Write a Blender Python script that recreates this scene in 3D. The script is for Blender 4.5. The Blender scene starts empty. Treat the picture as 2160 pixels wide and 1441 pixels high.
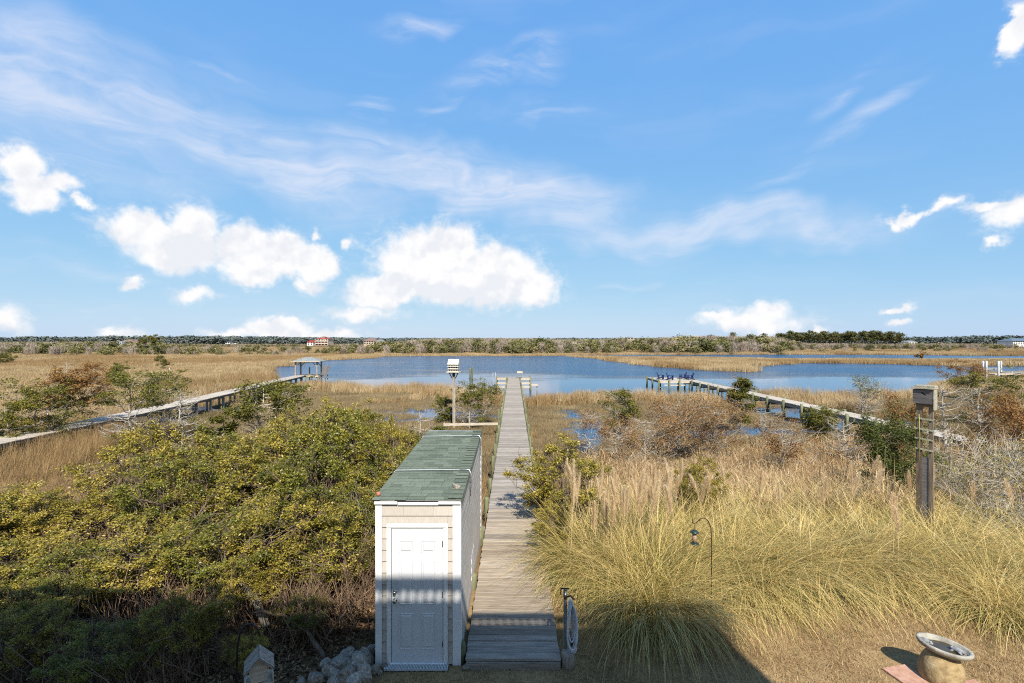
import bpy, math, random
import numpy as np
from mathutils import Vector, Matrix

S = bpy.context.scene
COL = S.collection
R = math.radians
EYE = 4.86            # camera height above the yard
F = 1024.0            # focal length in pixels of the 2160 px wide photograph

# ------------------------------------------------------------------ camera
cam = bpy.data.cameras.new('camera')
cam.lens = 36.0 * F / 2160.0
cam.sensor_width = 36.0
cam.clip_start = 0.1
cam.clip_end = 20000
camo = bpy.data.objects.new('camera', cam)
camo.location = (0, 0, EYE)
camo.rotation_euler = (R(90), 0, 0)
COL.objects.link(camo)
S.camera = camo

# ------------------------------------------------------------------ render look
S.render.engine = 'CYCLES'
S.view_settings.view_transform = 'Standard'
S.view_settings.look = 'None'
S.view_settings.exposure = 0.90
S.view_settings.gamma = 1.0
S.view_settings.use_curve_mapping = False
S.cycles.max_bounces = 6
S.cycles.diffuse_bounces = 4
S.cycles.glossy_bounces = 2
S.cycles.transmission_bounces = 2
S.cycles.transparent_max_bounces = 4
S.cycles.caustics_reflective = False
S.cycles.caustics_refractive = False
S.cycles.use_denoising = False
S.cycles.use_adaptive_sampling = False
S.cycles.filter_width = 1.1
S.cycles.sample_clamp_indirect = 4.0

# ------------------------------------------------------------------ sun
SUN_EL = R(45)
sun_from = Vector((0.2, -0.98, 1.0)).normalized()
sl = bpy.data.lights.new('sun', 'SUN')
sl.energy = 4.7
sl.angle = R(0.53)
sl.color = (1.0, 0.93, 0.815)
so = bpy.data.objects.new('sun', sl)
so.rotation_euler = (-sun_from).to_track_quat('-Z', 'Y').to_euler()
so.location = (20, -60, 60)
COL.objects.link(so)

# ------------------------------------------------------------------ world: sky and clouds
SKY_STRENGTH = 0.13
world = bpy.data.worlds.new('World')
S.world = world
world.use_nodes = True
wt = world.node_tree
wt.nodes.clear()


class NT:
    """small helper to write node trees briefly"""
    def __init__(self, t):
        self.t = t

    def n(self, typ, **kw):
        nd = self.t.nodes.new(typ)
        for k, v in kw.items():
            setattr(nd, k, v)
        return nd

    def put(self, sock, v):
        if isinstance(v, bpy.types.NodeSocket):
            self.t.links.new(v, sock)
        elif v is not None:
            sock.default_value = v

    def math(self, op, a, b=None, c=None, clamp=False):
        nd = self.n('ShaderNodeMath', operation=op, use_clamp=clamp)
        self.put(nd.inputs[0], a)
        if b is not None:
            self.put(nd.inputs[1], b)
        if c is not None:
            self.put(nd.inputs[2], c)
        return nd.outputs[0]

    def vmath(self, op, a, b=None, scale=None):
        nd = self.n('ShaderNodeVectorMath', operation=op)
        self.put(nd.inputs[0], a)
        if b is not None:
            self.put(nd.inputs[1], b)
        if scale is not None:
            self.put(nd.inputs['Scale'], scale)
        return nd.outputs['Value'] if op in ('LENGTH', 'DOT_PRODUCT', 'DISTANCE') else nd.outputs[0]

    def mapr(self, v, a, b, c=0.0, d=1.0, smooth=True):
        nd = self.n('ShaderNodeMapRange', interpolation_type='SMOOTHSTEP' if smooth else 'LINEAR', clamp=True)
        self.put(nd.inputs[0], v)
        for i, q in enumerate((a, b, c, d)):
            nd.inputs[i + 1].default_value = q
        return nd.outputs[0]

    def noise(self, vec, scale, detail=5, rough=0.55, dist=0.0, color=False):
        nd = self.n('ShaderNodeTexNoise')
        self.put(nd.inputs['Vector'], vec)
        nd.inputs['Scale'].default_value = scale
        nd.inputs['Detail'].default_value = detail
        nd.inputs['Roughness'].default_value = rough
        nd.inputs['Distortion'].default_value = dist
        return nd.outputs['Color'] if color else nd.outputs['Fac']

    def mapping(self, vec, loc=(0, 0, 0), rot=(0, 0, 0), scale=(1, 1, 1), typ='POINT'):
        nd = self.n('ShaderNodeMapping', vector_type=typ)
        self.put(nd.inputs['Vector'], vec)
        nd.inputs['Location'].default_value = loc
        nd.inputs['Rotation'].default_value = rot
        nd.inputs['Scale'].default_value = scale
        return nd.outputs[0]

    def ramp(self, fac, stops, interp='LINEAR'):
        nd = self.n('ShaderNodeValToRGB')
        self.put(nd.inputs[0], fac)
        cr = nd.color_ramp
        cr.interpolation = interp
        while len(cr.elements) < len(stops):
            cr.elements.new(0.5)
        for e, (p, c) in zip(cr.elements, stops):
            e.position = p
            e.color = (c[0], c[1], c[2], 1)
        return nd.outputs[0]

    def mix(self, fac, a, b, blend='MIX'):
        nd = self.n('ShaderNodeMix', data_type='RGBA', blend_type=blend)
        self.put(nd.inputs[0], fac)
        for s, v in ((nd.inputs[6], a), (nd.inputs[7], b)):
            if not isinstance(v, bpy.types.NodeSocket):
                v = (v[0], v[1], v[2], 1)
            self.put(s, v)
        return nd.outputs[2]


w = NT(wt)
wout = w.n('ShaderNodeOutputWorld')
wbg = w.n('ShaderNodeBackground')
wbg.inputs['Strength'].default_value = SKY_STRENGTH
wt.links.new(wbg.outputs[0], wout.inputs[0])
sky = w.n('ShaderNodeTexSky', sky_type='NISHITA')
sky.sun_disc = False
sky.sun_elevation = SUN_EL
sky.sun_rotation = math.atan2(0.2, -0.98)
sky.altitude = 0
sky.air_density = 1.0
sky.dust_density = 0.25
sky.ozone_density = 2.2
gen = w.n('ShaderNodeTexCoord').outputs['Generated']
sep = w.n('ShaderNodeSeparateXYZ')
wt.links.new(gen, sep.inputs[0])
az = w.math('ARCTAN2', sep.outputs[0], sep.outputs[1])
el = w.math('ARCSINE', sep.outputs[2])
comb = w.n('ShaderNodeCombineXYZ')
wt.links.new(az, comb.inputs[0])
wt.links.new(el, comb.inputs[1])
P = comb.outputs[0]


def angles(px, py):
    a = math.atan2(px - 1080, F)
    return a, math.atan((720 - py) / F * math.cos(a))


def lobe_list(vec, lobes):
    """greatest of (1 - distance) over rotated ellipses given in direction space: a billowing union"""
    acc = None
    for (a, e, ra, re, rot) in lobes:
        if rot:
            m = w.mapping(vec, loc=(a, e, 0), rot=(0, 0, rot), scale=(ra, re, 1.0), typ='TEXTURE')
        else:
            nd = w.n('ShaderNodeVectorMath', operation='MULTIPLY_ADD')
            w.put(nd.inputs[0], vec)
            nd.inputs[1].default_value = (1 / ra, 1 / re, 0)
            nd.inputs[2].default_value = (-a / ra, -e / re, 0)
            m = nd.outputs[0]
        thin = 1.0 if re > 0.0225 else 0.62
        d = w.math('MULTIPLY_ADD', w.vmath('LENGTH', m), -thin, thin)
        acc = d if acc is None else w.math('SMOOTH_MAX', acc, d, 0.12)
    return acc


def pxl(items):
    out = []
    for it in items:
        px, py, rx, ry = it[:4]
        rot = it[4] if len(it) > 4 else 0
        a, e = angles(px, py)
        out.append((a, e, rx / F * math.cos(a) ** 2, ry / F * math.cos(a), R(rot)))
    return out


CUMULUS = pxl([
    (958, 528, 62, 62), (880, 560, 105, 80), (1050, 585, 115, 72), (1125, 600, 60, 45), (960, 605, 200, 48),
    (815, 610, 95, 38), (760, 650, 78, 24),
    (405, 475, 62, 55), (295, 480, 105, 45), (375, 520, 120, 55), (505, 520, 75, 52), (590, 535, 70, 55), (530, 568, 60, 34),
    (665, 550, 60, 42), (650, 592, 40, 18),
    (45, 345, 65, 44), (65, 395, 85, 44), (135, 385, 62, 28), (90, 420, 50, 20), (185, 422, 26, 15),
    (590, 694, 85, 26), (505, 706, 62, 14), (695, 706, 68, 17), (255, 704, 72, 20), (12, 685, 46, 32),
    (1580, 678, 125, 24), (1615, 658, 60, 22), (1525, 672, 55, 14),
    (1930, 452, 62, 13, 12), (2010, 434, 46, 15, 10), (2095, 440, 60, 13), (2140, 455, 75, 30, 20), (1892, 470, 20, 16),
    (2150, 40, 32, 48), (1898, 674, 28, 10, 14), (420, 621, 48, 16), (282, 596, 26, 14), (740, 510, 16, 12), (662, 492, 13, 16),
    (2100, 515, 24, 14), (1905, 645, 34, 9), (1700, 700, 40, 9),
])
# the same kind of small fair-weather clouds all round the rest of the horizon
rc = random.Random(5)
for i in range(9):
    a0 = R(58 + i * 27 + rc.uniform(-8, 8))
    e0 = R(rc.uniform(4, 20))
    CUMULUS.append((a0 if a0 < math.pi else a0 - 2 * math.pi, e0, rc.uniform(.08, .16), rc.uniform(.03, .06), 0))
CIRRUS = pxl([
    (150, 230, 360, 130, -14), (560, 330, 420, 85, -12), (1020, 410, 420, 62, -9), (1480, 480, 360, 42, -8), (1650, 500, 260, 26, 0),
    (1060, 160, 200, 34, 17), (1180, 125, 70, 40, 25), (1650, 390, 110, 24, 10), (1820, 245, 170, 30, 25), (900, 260, 90, 18, 25),
    (150, 540, 320, 30, -10), (1200, 260, 100, 24, 10), (480, 150, 160, 20, 6), (900, 40, 130, 26, 8), (1330, 580, 120, 14, 12),
    (1780, 185, 110, 20, 25), (780, 240, 50, 40, 40), (100, 620, 300, 22, -6),
])
for i in range(6):
    CIRRUS.append((R(90 + i * 36) if i < 3 else R(90 + i * 36 - 360), R(rc.uniform(18, 55)), .45, .12, R(rc.uniform(-20, 20))))

n1 = w.noise(gen, 17.0, 8, 0.58, 0.0, True)
n1c = w.vmath('SUBTRACT', n1, (0.5, 0.5, 0.5))
n2 = w.noise(gen, 5.0, 3, 0.5, 0.0, True)
n2c = w.vmath('SUBTRACT', n2, (0.5, 0.5, 0.5))
Pw = w.vmath('ADD', P, w.vmath('SCALE', n1c, scale=0.066))
Pw = w.vmath('ADD', Pw, w.vmath('SCALE', n2c, scale=0.045))
fld = lobe_list(Pw, CUMULUS)
fine = w.noise(gen, 42.0, 6, 0.62)
fld2 = w.math('ADD', fld, w.math('MULTIPLY', w.math('SUBTRACT', fine, 0.5), 0.46))
above = w.mapr(el, -0.002, 0.012)
wisp = w.noise(w.mapping(gen, scale=(1, 1, 1.6)), 26.0, 7, 0.66, 0.5)
soft = w.math('MULTIPLY', w.mapr(fld, -0.42, 0.25), w.mapr(wisp, 0.42, 0.72, 0.0, 0.7))
cum = w.math('MULTIPLY', w.math('MAXIMUM', w.math('POWER', w.mapr(fld2, -0.13, 0.40), 1.1), soft), above)
# body tone: thick cores and bases go softly grey, rims and tops stay white
billow = w.noise(w.mapping(gen, loc=(0.006, 0, -0.016)), 13.0, 4, 0.52)
billow2 = w.noise(gen, 13.0, 4, 0.52)
slope = w.math('SUBTRACT', billow2, billow)
thick = w.mapr(fld2, 0.30, 0.75)
tone = w.math('ADD', 0.97, w.math('MULTIPLY', slope, 2.3))
# undersides in their own shade
under = w.mapr(lobe_list(Pw, pxl([(1010, 632, 200, 40), (390, 520, 110, 38), (545, 578, 80, 36), (60, 392, 75, 40)])), -0.2, 0.8, 0.0, 0.25)
tone = w.math('SUBTRACT', tone, under)
tone = w.math('SUBTRACT', tone, w.math('MULTIPLY', thick, w.mapr(w.noise(w.mapping(gen, scale=(1, 1, 1.5)), 8.0, 3), 0.40, 0.64, 0.0, 0.09)))
tone = w.math('MINIMUM', w.math('MAXIMUM', tone, 0.72), 1.0)
ccol = w.mix(w.mapr(tone, 0.72, 1.0, smooth=False), (3.5, 3.6, 3.82), (4.12, 4.11, 4.15))
# thin high streaks
st_v = w.vmath('ADD', w.mapping(P, rot=(0, 0, R(12)), scale=(2.2, 13.0, 1.0)), w.vmath('SCALE', n2c, scale=0.9))
streak = w.noise(st_v, 1.6, 6, 0.62, 0.6)
Pc = w.vmath('ADD', P, w.vmath('SCALE', n2c, scale=0.20))
veil = w.math('MULTIPLY', w.mapr(lobe_list(Pc, CIRRUS[:5] + CIRRUS[-6:]), -0.40, 0.75), w.mapr(streak, 0.24, 0.78, 0.14, 0.80))
cfld = lobe_list(Pc, CIRRUS[5:-6])
cir = w.math('MULTIPLY', w.mapr(cfld, -0.3, 1.1), w.mapr(streak, 0.34, 0.76, 0.0, 0.62))
cir = w.math('MAXIMUM', cir, veil)
cir = w.math('MULTIPLY', cir, above)
wash = w.math('MULTIPLY', w.mapr(w.noise(st_v, 0.7, 4), 0.45, 0.8, 0.0, 0.14), above)
cir = w.math('MAXIMUM', cir, wash)
# the photograph's sky is evenly bright: compress the sky model's range, channel by channel
srgb = w.n('ShaderNodeSeparateColor')
wt.links.new(sky.outputs[0], srgb.inputs[0])
scmb = w.n('ShaderNodeCombineColor')
for ch, (pw, kk) in enumerate(((.575, .294), (.34, .378), (.05, .482))):
    v_ = w.math('POWER', w.math('MULTIPLY', srgb.outputs[ch], SKY_STRENGTH), pw)
    wt.links.new(w.math('MULTIPLY', v_, kk / SKY_STRENGTH), scmb.inputs[ch])
skyc = scmb.outputs[0]
c1 = w.mix(cir, skyc, (3.42, 3.55, 4.0))
c2 = w.mix(cum, c1, ccol)
wt.links.new(c2, wbg.inputs['Color'])


# ------------------------------------------------------------------ mesh helpers
class MB:
    """collects simple solids; build() links them as one mesh object"""
    def __init__(self):
        self.v, self.f = [], []

    def add(self, vs, fs):
        o = len(self.v)
        self.v += [tuple(p) for p in vs]
        self.f += [tuple(i + o for i in q) for q in fs]
        return self

    def box(self, x0, x1, y0, y1, z0, z1):
        return self.add([(x0, y0, z0), (x1, y0, z0), (x1, y1, z0), (x0, y1, z0), (x0, y0, z1), (x1, y0, z1), (x1, y1, z1), (x0, y1, z1)],
                        [(3, 2, 1, 0), (4, 5, 6, 7), (0, 1, 5, 4), (1, 2, 6, 5), (2, 3, 7, 6), (3, 0, 4, 7)])

    def cbox(self, x0, x1, y0, y1, z0, z1, c):
        """box with chamfered upper edges"""
        return self.add([(x0, y0, z0), (x1, y0, z0), (x1, y1, z0), (x0, y1, z0),
                         (x0, y0, z1 - c), (x1, y0, z1 - c), (x1, y1, z1 - c), (x0, y1, z1 - c),
                         (x0 + c, y0 + c, z1), (x1 - c, y0 + c, z1), (x1 - c, y1 - c, z1), (x0 + c, y1 - c, z1)],
                        [(3, 2, 1, 0), (8, 9, 10, 11), (0, 1, 5, 4), (1, 2, 6, 5), (2, 3, 7, 6), (3, 0, 4, 7),
                         (4, 5, 9, 8), (5, 6, 10, 9), (6, 7, 11, 10), (7, 4, 8, 11)])

    def beam(self, p0, p1, wd, hg, up=(0, 0, 1)):
        p0, p1 = Vector(p0), Vector(p1)
        d = (p1 - p0).normalized()
        up = Vector(up)
        if abs(d.dot(up)) > 0.98:
            up = Vector((0, 1, 0))
        s = d.cross(up).normalized() * wd / 2
        u = s.cross(d).normalized() * hg / 2
        vs = [p0 - s - u, p0 + s - u, p0 + s + u, p0 - s + u, p1 - s - u, p1 + s - u, p1 + s + u, p1 - s + u]
        return self.add(vs, [(3, 2, 1, 0), (4, 5, 6, 7), (0, 1, 5, 4), (1, 2, 6, 5), (2, 3, 7, 6), (3, 0, 4, 7)])

    def tube(self, pts, rad, n=6, cap=True):
        pts = [Vector(p) for p in pts]
        if not hasattr(rad, '__len__'):
            rad = [rad] * len(pts)
        o = len(self.v)
        prev = None
        for i, p in enumerate(pts):
            d = (pts[min(i + 1, len(pts) - 1)] - pts[max(i - 1, 0)])
            d = d.normalized() if d.length > 1e-9 else Vector((0, 0, 1))
            if prev is None:
                a = d.cross(Vector((0.13, 0.21, 0.97)))
                if a.length < 0.1:
                    a = d.cross(Vector((1, 0, 0)))
            else:
                a = prev - d * prev.dot(d)
            a.normalize()
            prev = a
            b = d.cross(a)
            for k in range(n):
                t = 2 * math.pi * k / n
                self.v.append(tuple(p + (a * math.cos(t) + b * math.sin(t)) * rad[i]))
        for i in range(len(pts) - 1):
            for k in range(n):
                k2 = (k + 1) % n
                self.f.append((o + i * n + k, o + i * n + k2, o + (i + 1) * n + k2, o + (i + 1) * n + k))
        if cap:
            self.f.append(tuple(o + k for k in reversed(range(n))))
            self.f.append(tuple(o + (len(pts) - 1) * n + k for k in range(n)))
        return self

    def lathe(self, prof, n=16, c=(0, 0, 0), closed=False):
        o = len(self.v)
        for (r, z) in prof:
            for k in range(n):
                t = 2 * math.pi * k / n
                self.v.append((c[0] + r * math.cos(t), c[1] + r * math.sin(t), c[2] + z))
        m = len(prof)
        for i in range(m - 1 + (1 if closed else 0)):
            j = (i + 1) % m
            for k in range(n):
                k2 = (k + 1) % n
                self.f.append((o + i * n + k, o + i * n + k2, o + j * n + k2, o + j * n + k))
        if not closed:
            self.f.append(tuple(o + k for k in reversed(range(n))))
            self.f.append(tuple(o + (m - 1) * n + k for k in range(n)))
        return self

    def xf(self, M, start=0):
        for i in range(start, len(self.v)):
            self.v[i] = tuple(M @ Vector(self.v[i]))
        return self

    def mesh(self, name, m=None, smooth=False):
        me = bpy.data.meshes.new(name)
        me.from_pydata(self.v, [], self.f)
        if m:
            me.materials.append(m)
        if smooth:
            me.polygons.foreach_set('use_smooth', [True] * len(me.polygons))
        me.update()
        return me

    def build(self, name, m=None, parent=None, smooth=False, loc=None):
        return link(name, self.mesh(name, m, smooth), parent, loc)


def link(name, me, parent=None, loc=None, rot=None, scale=None):
    o = bpy.data.objects.new(name, me)
    COL.objects.link(o)
    if parent is not None:
        o.parent = parent
    if loc is not None:
        o.location = loc
    if rot is not None:
        o.rotation_euler = rot
    if scale is not None:
        o.scale = scale if hasattr(scale, '__len__') else (scale,) * 3
    return o


def tag(o, label, cat, group=None):
    o['label'] = label
    o['category'] = cat
    if group:
        o['group'] = group
    return o


def thing(name, label, cat, loc=(0, 0, 0), rz=0.0, group=None, scale=None):
    o = link(name, None, None, loc, (0, 0, rz), scale)
    o.empty_display_size = 0.2
    return tag(o, label, cat, group)


def kind(o, k):
    o['kind'] = k
    return o


def np_mesh(name, V, Q, m=None, smooth=False):
    """mesh from an array of vertices and an array of quads"""
    me = bpy.data.meshes.new(name)
    V = np.asarray(V, dtype=np.float32)
    Q = np.asarray(Q, dtype=np.int32)
    me.vertices.add(len(V))
    me.vertices.foreach_set('co', V.ravel())
    me.loops.add(Q.size)
    me.loops.foreach_set('vertex_index', Q.ravel())
    me.polygons.add(len(Q))
    me.polygons.foreach_set('loop_start', np.arange(len(Q), dtype=np.int32) * Q.shape[1])
    if m:
        me.materials.append(m)
    if smooth:
        me.polygons.foreach_set('use_smooth', np.ones(len(Q), dtype=bool))
    me.update(calc_edges=True)
    return me


def join_np(parts):
    Vs, Qs, o = [], [], 0
    for V, Q in parts:
        Vs.append(V)
        Qs.append(Q + o)
        o += len(V)
    return np.concatenate(Vs), np.concatenate(Qs)


def blades(base, azim, length, lean, bend, width, K=3, twist=None):
    """grass blades: bent tapering strips. arrays of N; returns vertices and quads"""
    N = len(base)
    h = np.stack([np.cos(azim), np.sin(azim), np.zeros(N)], 1)
    tw = azim + (np.pi / 2 if twist is None else np.pi / 2 + twist)
    s = np.stack([np.cos(tw), np.sin(tw), np.zeros(N)], 1)
    p = base.copy()
    rows = []
    for k in range(K + 1):
        t = k / K
        wd = (width * (1 - t) ** 0.6 if k < K else width * 0.08)[:, None]
        rows.append(p - s * wd / 2)
        rows.append(p + s * wd / 2)
        th = lean + bend * (t + 0.5 / K)
        st = (length / K)[:, None]
        p = p + st * (h * np.sin(th)[:, None] + np.array([0, 0, 1.0]) * np.cos(th)[:, None])
    V = np.stack(rows, 1).reshape(-1, 3)
    o = (np.arange(N) * 2 * (K + 1))[:, None]
    Q = np.concatenate([o + np.array([[2 * k, 2 * k + 1, 2 * k + 3, 2 * k + 2]]) for k in range(K)], 0)
    return V, Q


def leaves(pos, size, rng, flat=0.35, aspect=0.5, axis=None):
    """diamond leaves at pos, random directions; flat pulls normals upward"""
    N = len(pos)
    if axis is None:
        d = rng.normal(size=(N, 3))
        d[:, 2] *= 0.6
    else:
        d = axis + rng.normal(size=(N, 3)) * 0.5
    d /= np.linalg.norm(d, axis=1)[:, None] + 1e-9
    u = rng.normal(size=(N, 3)) * (1 - flat) + np.array([0, 0, flat])
    s = np.cross(d, u)
    s /= np.linalg.norm(s, axis=1)[:, None] + 1e-9
    nrm = np.cross(s, d)
    L = (size * (0.65 + 0.7 * rng.random(N)))[:, None] if not np.isscalar(size) else (size * (0.65 + 0.7 * rng.random(N)))[:, None]
    Wd = L * aspect
    V = np.stack([pos, pos + d * L * .5 + s * Wd * .5 + nrm * L * .08, pos + d * L, pos + d * L * .5 - s * Wd * .5 + nrm * L * .08], 1).reshape(-1, 3)
    Q = np.arange(4 * N).reshape(N, 4)
    return V, Q


# ------------------------------------------------------------------ materials
ALB = 0.86             # all base colours are kept a little under the first estimates


def pm(name, stops, wi=0.0, wo=0.0, wn=1.0, scale=4.0, detail=6, coord='Object', stretch=(1, 1, 1), rough=0.75, bump=0.0,
       bscale=None, spec=0.3, trans=0.0, metallic=0.0, nlo=0.3, nhi=0.7, k=1.0, shift=True, nrough=0.6):
    """procedural material: a colour ramp driven by a weighted sum of per-island, per-object and noise factors"""
    stops = [(p, tuple(min(.93, k * ALB * v ** 1.12) for v in c)) for p, c in stops]
    m = bpy.data.materials.new(name)
    m.use_nodes = True
    t = NT(m.node_tree)
    bs = m.node_tree.nodes['Principled BSDF']
    if coord == 'World':
        vec = t.n('ShaderNodeNewGeometry').outputs['Position']
    else:
        vec = t.n('ShaderNodeTexCoord').outputs[coord]
        if shift:
            oi = t.n('ShaderNodeObjectInfo').outputs['Random']
            vec = t.vmath('ADD', vec, t.vmath('SCALE', (37.0, 11.0, 23.0), scale=oi))
    vs = t.mapping(vec, scale=stretch)
    nz = t.mapr(t.noise(vs, scale, detail, nrough), nlo, nhi, smooth=False)
    fac = t.math('MULTIPLY', nz, wn)
    if wi:
        fac = t.math('MULTIPLY_ADD', t.n('ShaderNodeNewGeometry').outputs['Random Per Island'], wi, fac)
    if wo:
        fac = t.math('MULTIPLY_ADD', t.n('ShaderNodeObjectInfo').outputs['Random'], wo, fac)
    col = t.ramp(fac, stops)
    m.node_tree.links.new(col, bs.inputs['Base Color'])
    bs.inputs['Roughness'].default_value = rough
    bs.inputs['Specular IOR Level'].default_value = spec
    bs.inputs['Metallic'].default_value = metallic
    if bump:
        b = t.n('ShaderNodeBump')
        b.inputs['Strength'].default_value = min(1.0, bump)
        b.inputs['Distance'].default_value = 0.02
        t.put(b.inputs['Height'], t.noise(vs, bscale or scale * 3, 5, 0.65))
        m.node_tree.links.new(b.outputs[0], bs.inputs['Normal'])
    if trans:
        tr = t.n('ShaderNodeBsdfTranslucent')
        m.node_tree.links.new(col, tr.inputs[0])
        mx = t.n('ShaderNodeMixShader')
        mx.inputs[0].default_value = trans
        m.node_tree.links.new(bs.outputs[0], mx.inputs[1])
        m.node_tree.links.new(tr.outputs[0], mx.inputs[2])
        m.node_tree.links.new(mx.outputs[0], m.node_tree.nodes['Material Output'].inputs[0])
    return m


M = {}
M['grass_tan'] = pm('dry marsh grass', [(0, (.20, .13, .065)), (.35, (.35, .25, .135)), (.7, (.49, .375, .215)), (1, (.58, .47, .31))],
                    k=1.18, wi=.45, wo=.2, wn=.5, scale=.12, coord='World', rough=.8, trans=.2)
M['grass_orange'] = pm('rust brown marsh grass', [(0, (.16, .095, .042)), (.4, (.31, .205, .10)), (.8, (.43, .31, .16)), (1, (.54, .43, .26))],
                       k=1.15, wi=.5, wo=.2, wn=.4, scale=.2, coord='World', rough=.8, trans=.2)
M['grass_short'] = pm('short marsh grass', [(0, (.10, .075, .043)), (.4, (.19, .145, .08)), (.75, (.28, .22, .125)), (1, (.38, .31, .185))],
                      k=1.3, wi=.45, wo=.2, wn=.5, scale=.25, coord='World', rough=.85, trans=.15)
M['reed'] = pm('dead reeds', [(0, (.23, .135, .058)), (.4, (.42, .285, .14)), (.75, (.62, .465, .27)), (1, (.76, .62, .43))],
               wi=.6, wo=.2, wn=.3, scale=.4, coord='World', rough=.8, trans=.15)
M['pampas'] = pm('pampas blades', [(0, (.13, .17, .03)), (.18, (.36, .34, .08)), (.34, (.60, .45, .18)), (.8, (.78, .60, .25)), (1, (.90, .77, .42))],
                 wi=.75, wo=.15, wn=.25, scale=.9, coord='World', rough=.5, trans=.22)
M['pampas_green'] = pm('green pampas blades', [(0, (.04, .07, .015)), (.45, (.13, .17, .04)), (.75, (.33, .30, .10)), (1, (.52, .43, .20))],
                       wi=.8, wo=.05, wn=.2, scale=1.2, coord='World', rough=.45, trans=.2, k=1.1)
M['plume'] = pm('pampas plumes', [(0, (.88, .66, .40)), (1, (1.0, .87, .64))], wi=.6, wo=.3, wn=.2, rough=.9, trans=.5)
M['lawn_blade'] = pm('dormant lawn blades', [(0, (.14, .085, .04)), (.45, (.38, .26, .13)), (1, (.68, .53, .31))],
                     wi=.6, wo=.1, wn=.4, scale=.9, coord='World', rough=.9, trans=.1)
M['leaf_olive'] = pm('olive myrtle leaves', [(0, (.05, .065, .012)), (.3, (.165, .155, .022)), (.6, (.34, .275, .048)), (.88, (.47, .375, .085)), (1, (.45, .31, .10))],
                     k=1.18, wi=.5, wo=.12, wn=.48, scale=1.5, coord='World', rough=.45, trans=.22, spec=.4)
M['leaf_green'] = pm('green holly leaves', [(0, (.035, .05, .012)), (.4, (.125, .135, .022)), (.75, (.28, .255, .04)), (1, (.44, .35, .07))],
                     k=1.18, wi=.5, wo=.12, wn=.48, scale=1.5, coord='World', rough=.4, trans=.2, spec=.4)
M['leaf_cedar'] = pm('cedar needles', [(0, (.04, .05, .014)), (.4, (.12, .13, .024)), (.75, (.23, .21, .035)), (1, (.36, .26, .05))],
                     wi=.6, wo=.15, wn=.35, scale=1.5, coord='World', rough=.7, trans=.12)
M['leaf_rust'] = pm('salt-burnt rust needles', [(0, (.15, .08, .035)), (.4, (.29, .15, .055)), (.75, (.40, .25, .09)), (1, (.36, .32, .12))],
                    wi=.6, wo=.1, wn=.35, scale=1.5, coord='World', rough=.8, trans=.15)
M['leaf_dark'] = pm('dark green cedar', [(0, (.02, .04, .012)), (.45, (.075, .105, .02)), (1, (.22, .22, .04))],
                    wi=.6, wo=.1, wn=.35, scale=1.5, coord='World', rough=.7, trans=.12)
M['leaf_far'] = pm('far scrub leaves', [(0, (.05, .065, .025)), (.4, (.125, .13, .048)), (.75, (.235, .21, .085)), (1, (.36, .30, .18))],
                   k=1.25, wi=.45, wo=.45, wn=.2, scale=.1, coord='World', rough=.8, trans=.1)  # lightened a little to stand for haze over the far shore
M['leaf_pine'] = pm('pine needles far', [(0, (.045, .06, .02)), (.5, (.12, .125, .035)), (1, (.21, .18, .06))],
                    wi=.6, wo=.25, wn=.25, scale=.1, coord='World', rough=.8, trans=.1)
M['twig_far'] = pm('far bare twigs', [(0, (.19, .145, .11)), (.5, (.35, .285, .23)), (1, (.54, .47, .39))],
                   k=1.12, wi=.5, wo=.4, wn=.2, scale=.2, coord='World', rough=.9)  # raised slightly in tone, distance haze put into the twig colour
M['woods_far'] = pm('haze-tinted distant woods', [(0, (.09, .12, .115)), (.5, (.15, .18, .165)), (1, (.22, .23, .21))],
                    wi=.5, wo=.4, wn=.2, scale=.02, coord='World', rough=.9)  # air haze put into the colour: lighter and bluer than the trees
M['bark_brown'] = pm('brown bark', [(0, (.09, .065, .045)), (1, (.26, .20, .15))], wn=1, scale=12, rough=.9, bump=.5)
M['bark_silver'] = pm('silvery dead wood', [(0, (.22, .19, .155)), (.5, (.41, .37, .31)), (1, (.60, .55, .48))], wn=.7, wi=.3, scale=9, rough=.85, bump=.3)
M['litter'] = pm('fallen leaves', [(0, (.08, .05, .03)), (.5, (.20, .12, .065)), (1, (.38, .26, .16))], wi=.8, wo=.1, wn=.2, rough=.8)
M['stick'] = pm('dead understory stems', [(0, (.09, .06, .042)), (.5, (.21, .14, .092)), (1, (.40, .29, .20))], wi=.7, wo=.2, wn=.2, scale=6, rough=.9)
M['plank'] = pm('weathered plank', [(0, (.09, .075, .06)), (.40, (.235, .205, .17)), (.75, (.36, .32, .275)), (1, (.50, .455, .40))],
                wi=.25, wo=.35, wn=.6, scale=2.2, stretch=(1.2, 22, 22), detail=8, rough=.85, bump=.35, bscale=3.5)
M['plank_tan'] = pm('newer tan plank', [(0, (.14, .105, .075)), (.40, (.31, .255, .195)), (.75, (.43, .37, .295)), (1, (.55, .495, .415))],
                    wi=.1, wo=.35, wn=.65, scale=2.2, stretch=(1.2, 22, 22), detail=8, rough=.85, bump=.35, bscale=3.5)
M['plank_pale'] = pm('sun-bleached plank', [(0, (.24, .205, .165)), (.5, (.44, .39, .33)), (1, (.60, .55, .48))], wi=.25, wo=.35, wn=.5, scale=2.2,
                     stretch=(1.2, 22, 22), detail=8, rough=.85, bump=.3)
M['timber'] = pm('weathered timber', [(0, (.15, .125, .10)), (.5, (.32, .28, .235)), (1, (.48, .44, .39))], wn=.8, wo=.2, scale=3,
                 stretch=(8, 8, 1), rough=.88, bump=.4)
M['timber_y'] = pm('weathered joist', [(0, (.15, .125, .10)), (.5, (.30, .26, .215)), (1, (.44, .40, .35))], wn=.8, wo=.2, scale=2,
                   stretch=(8, 1, 8), rough=.88, bump=.3)
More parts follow.
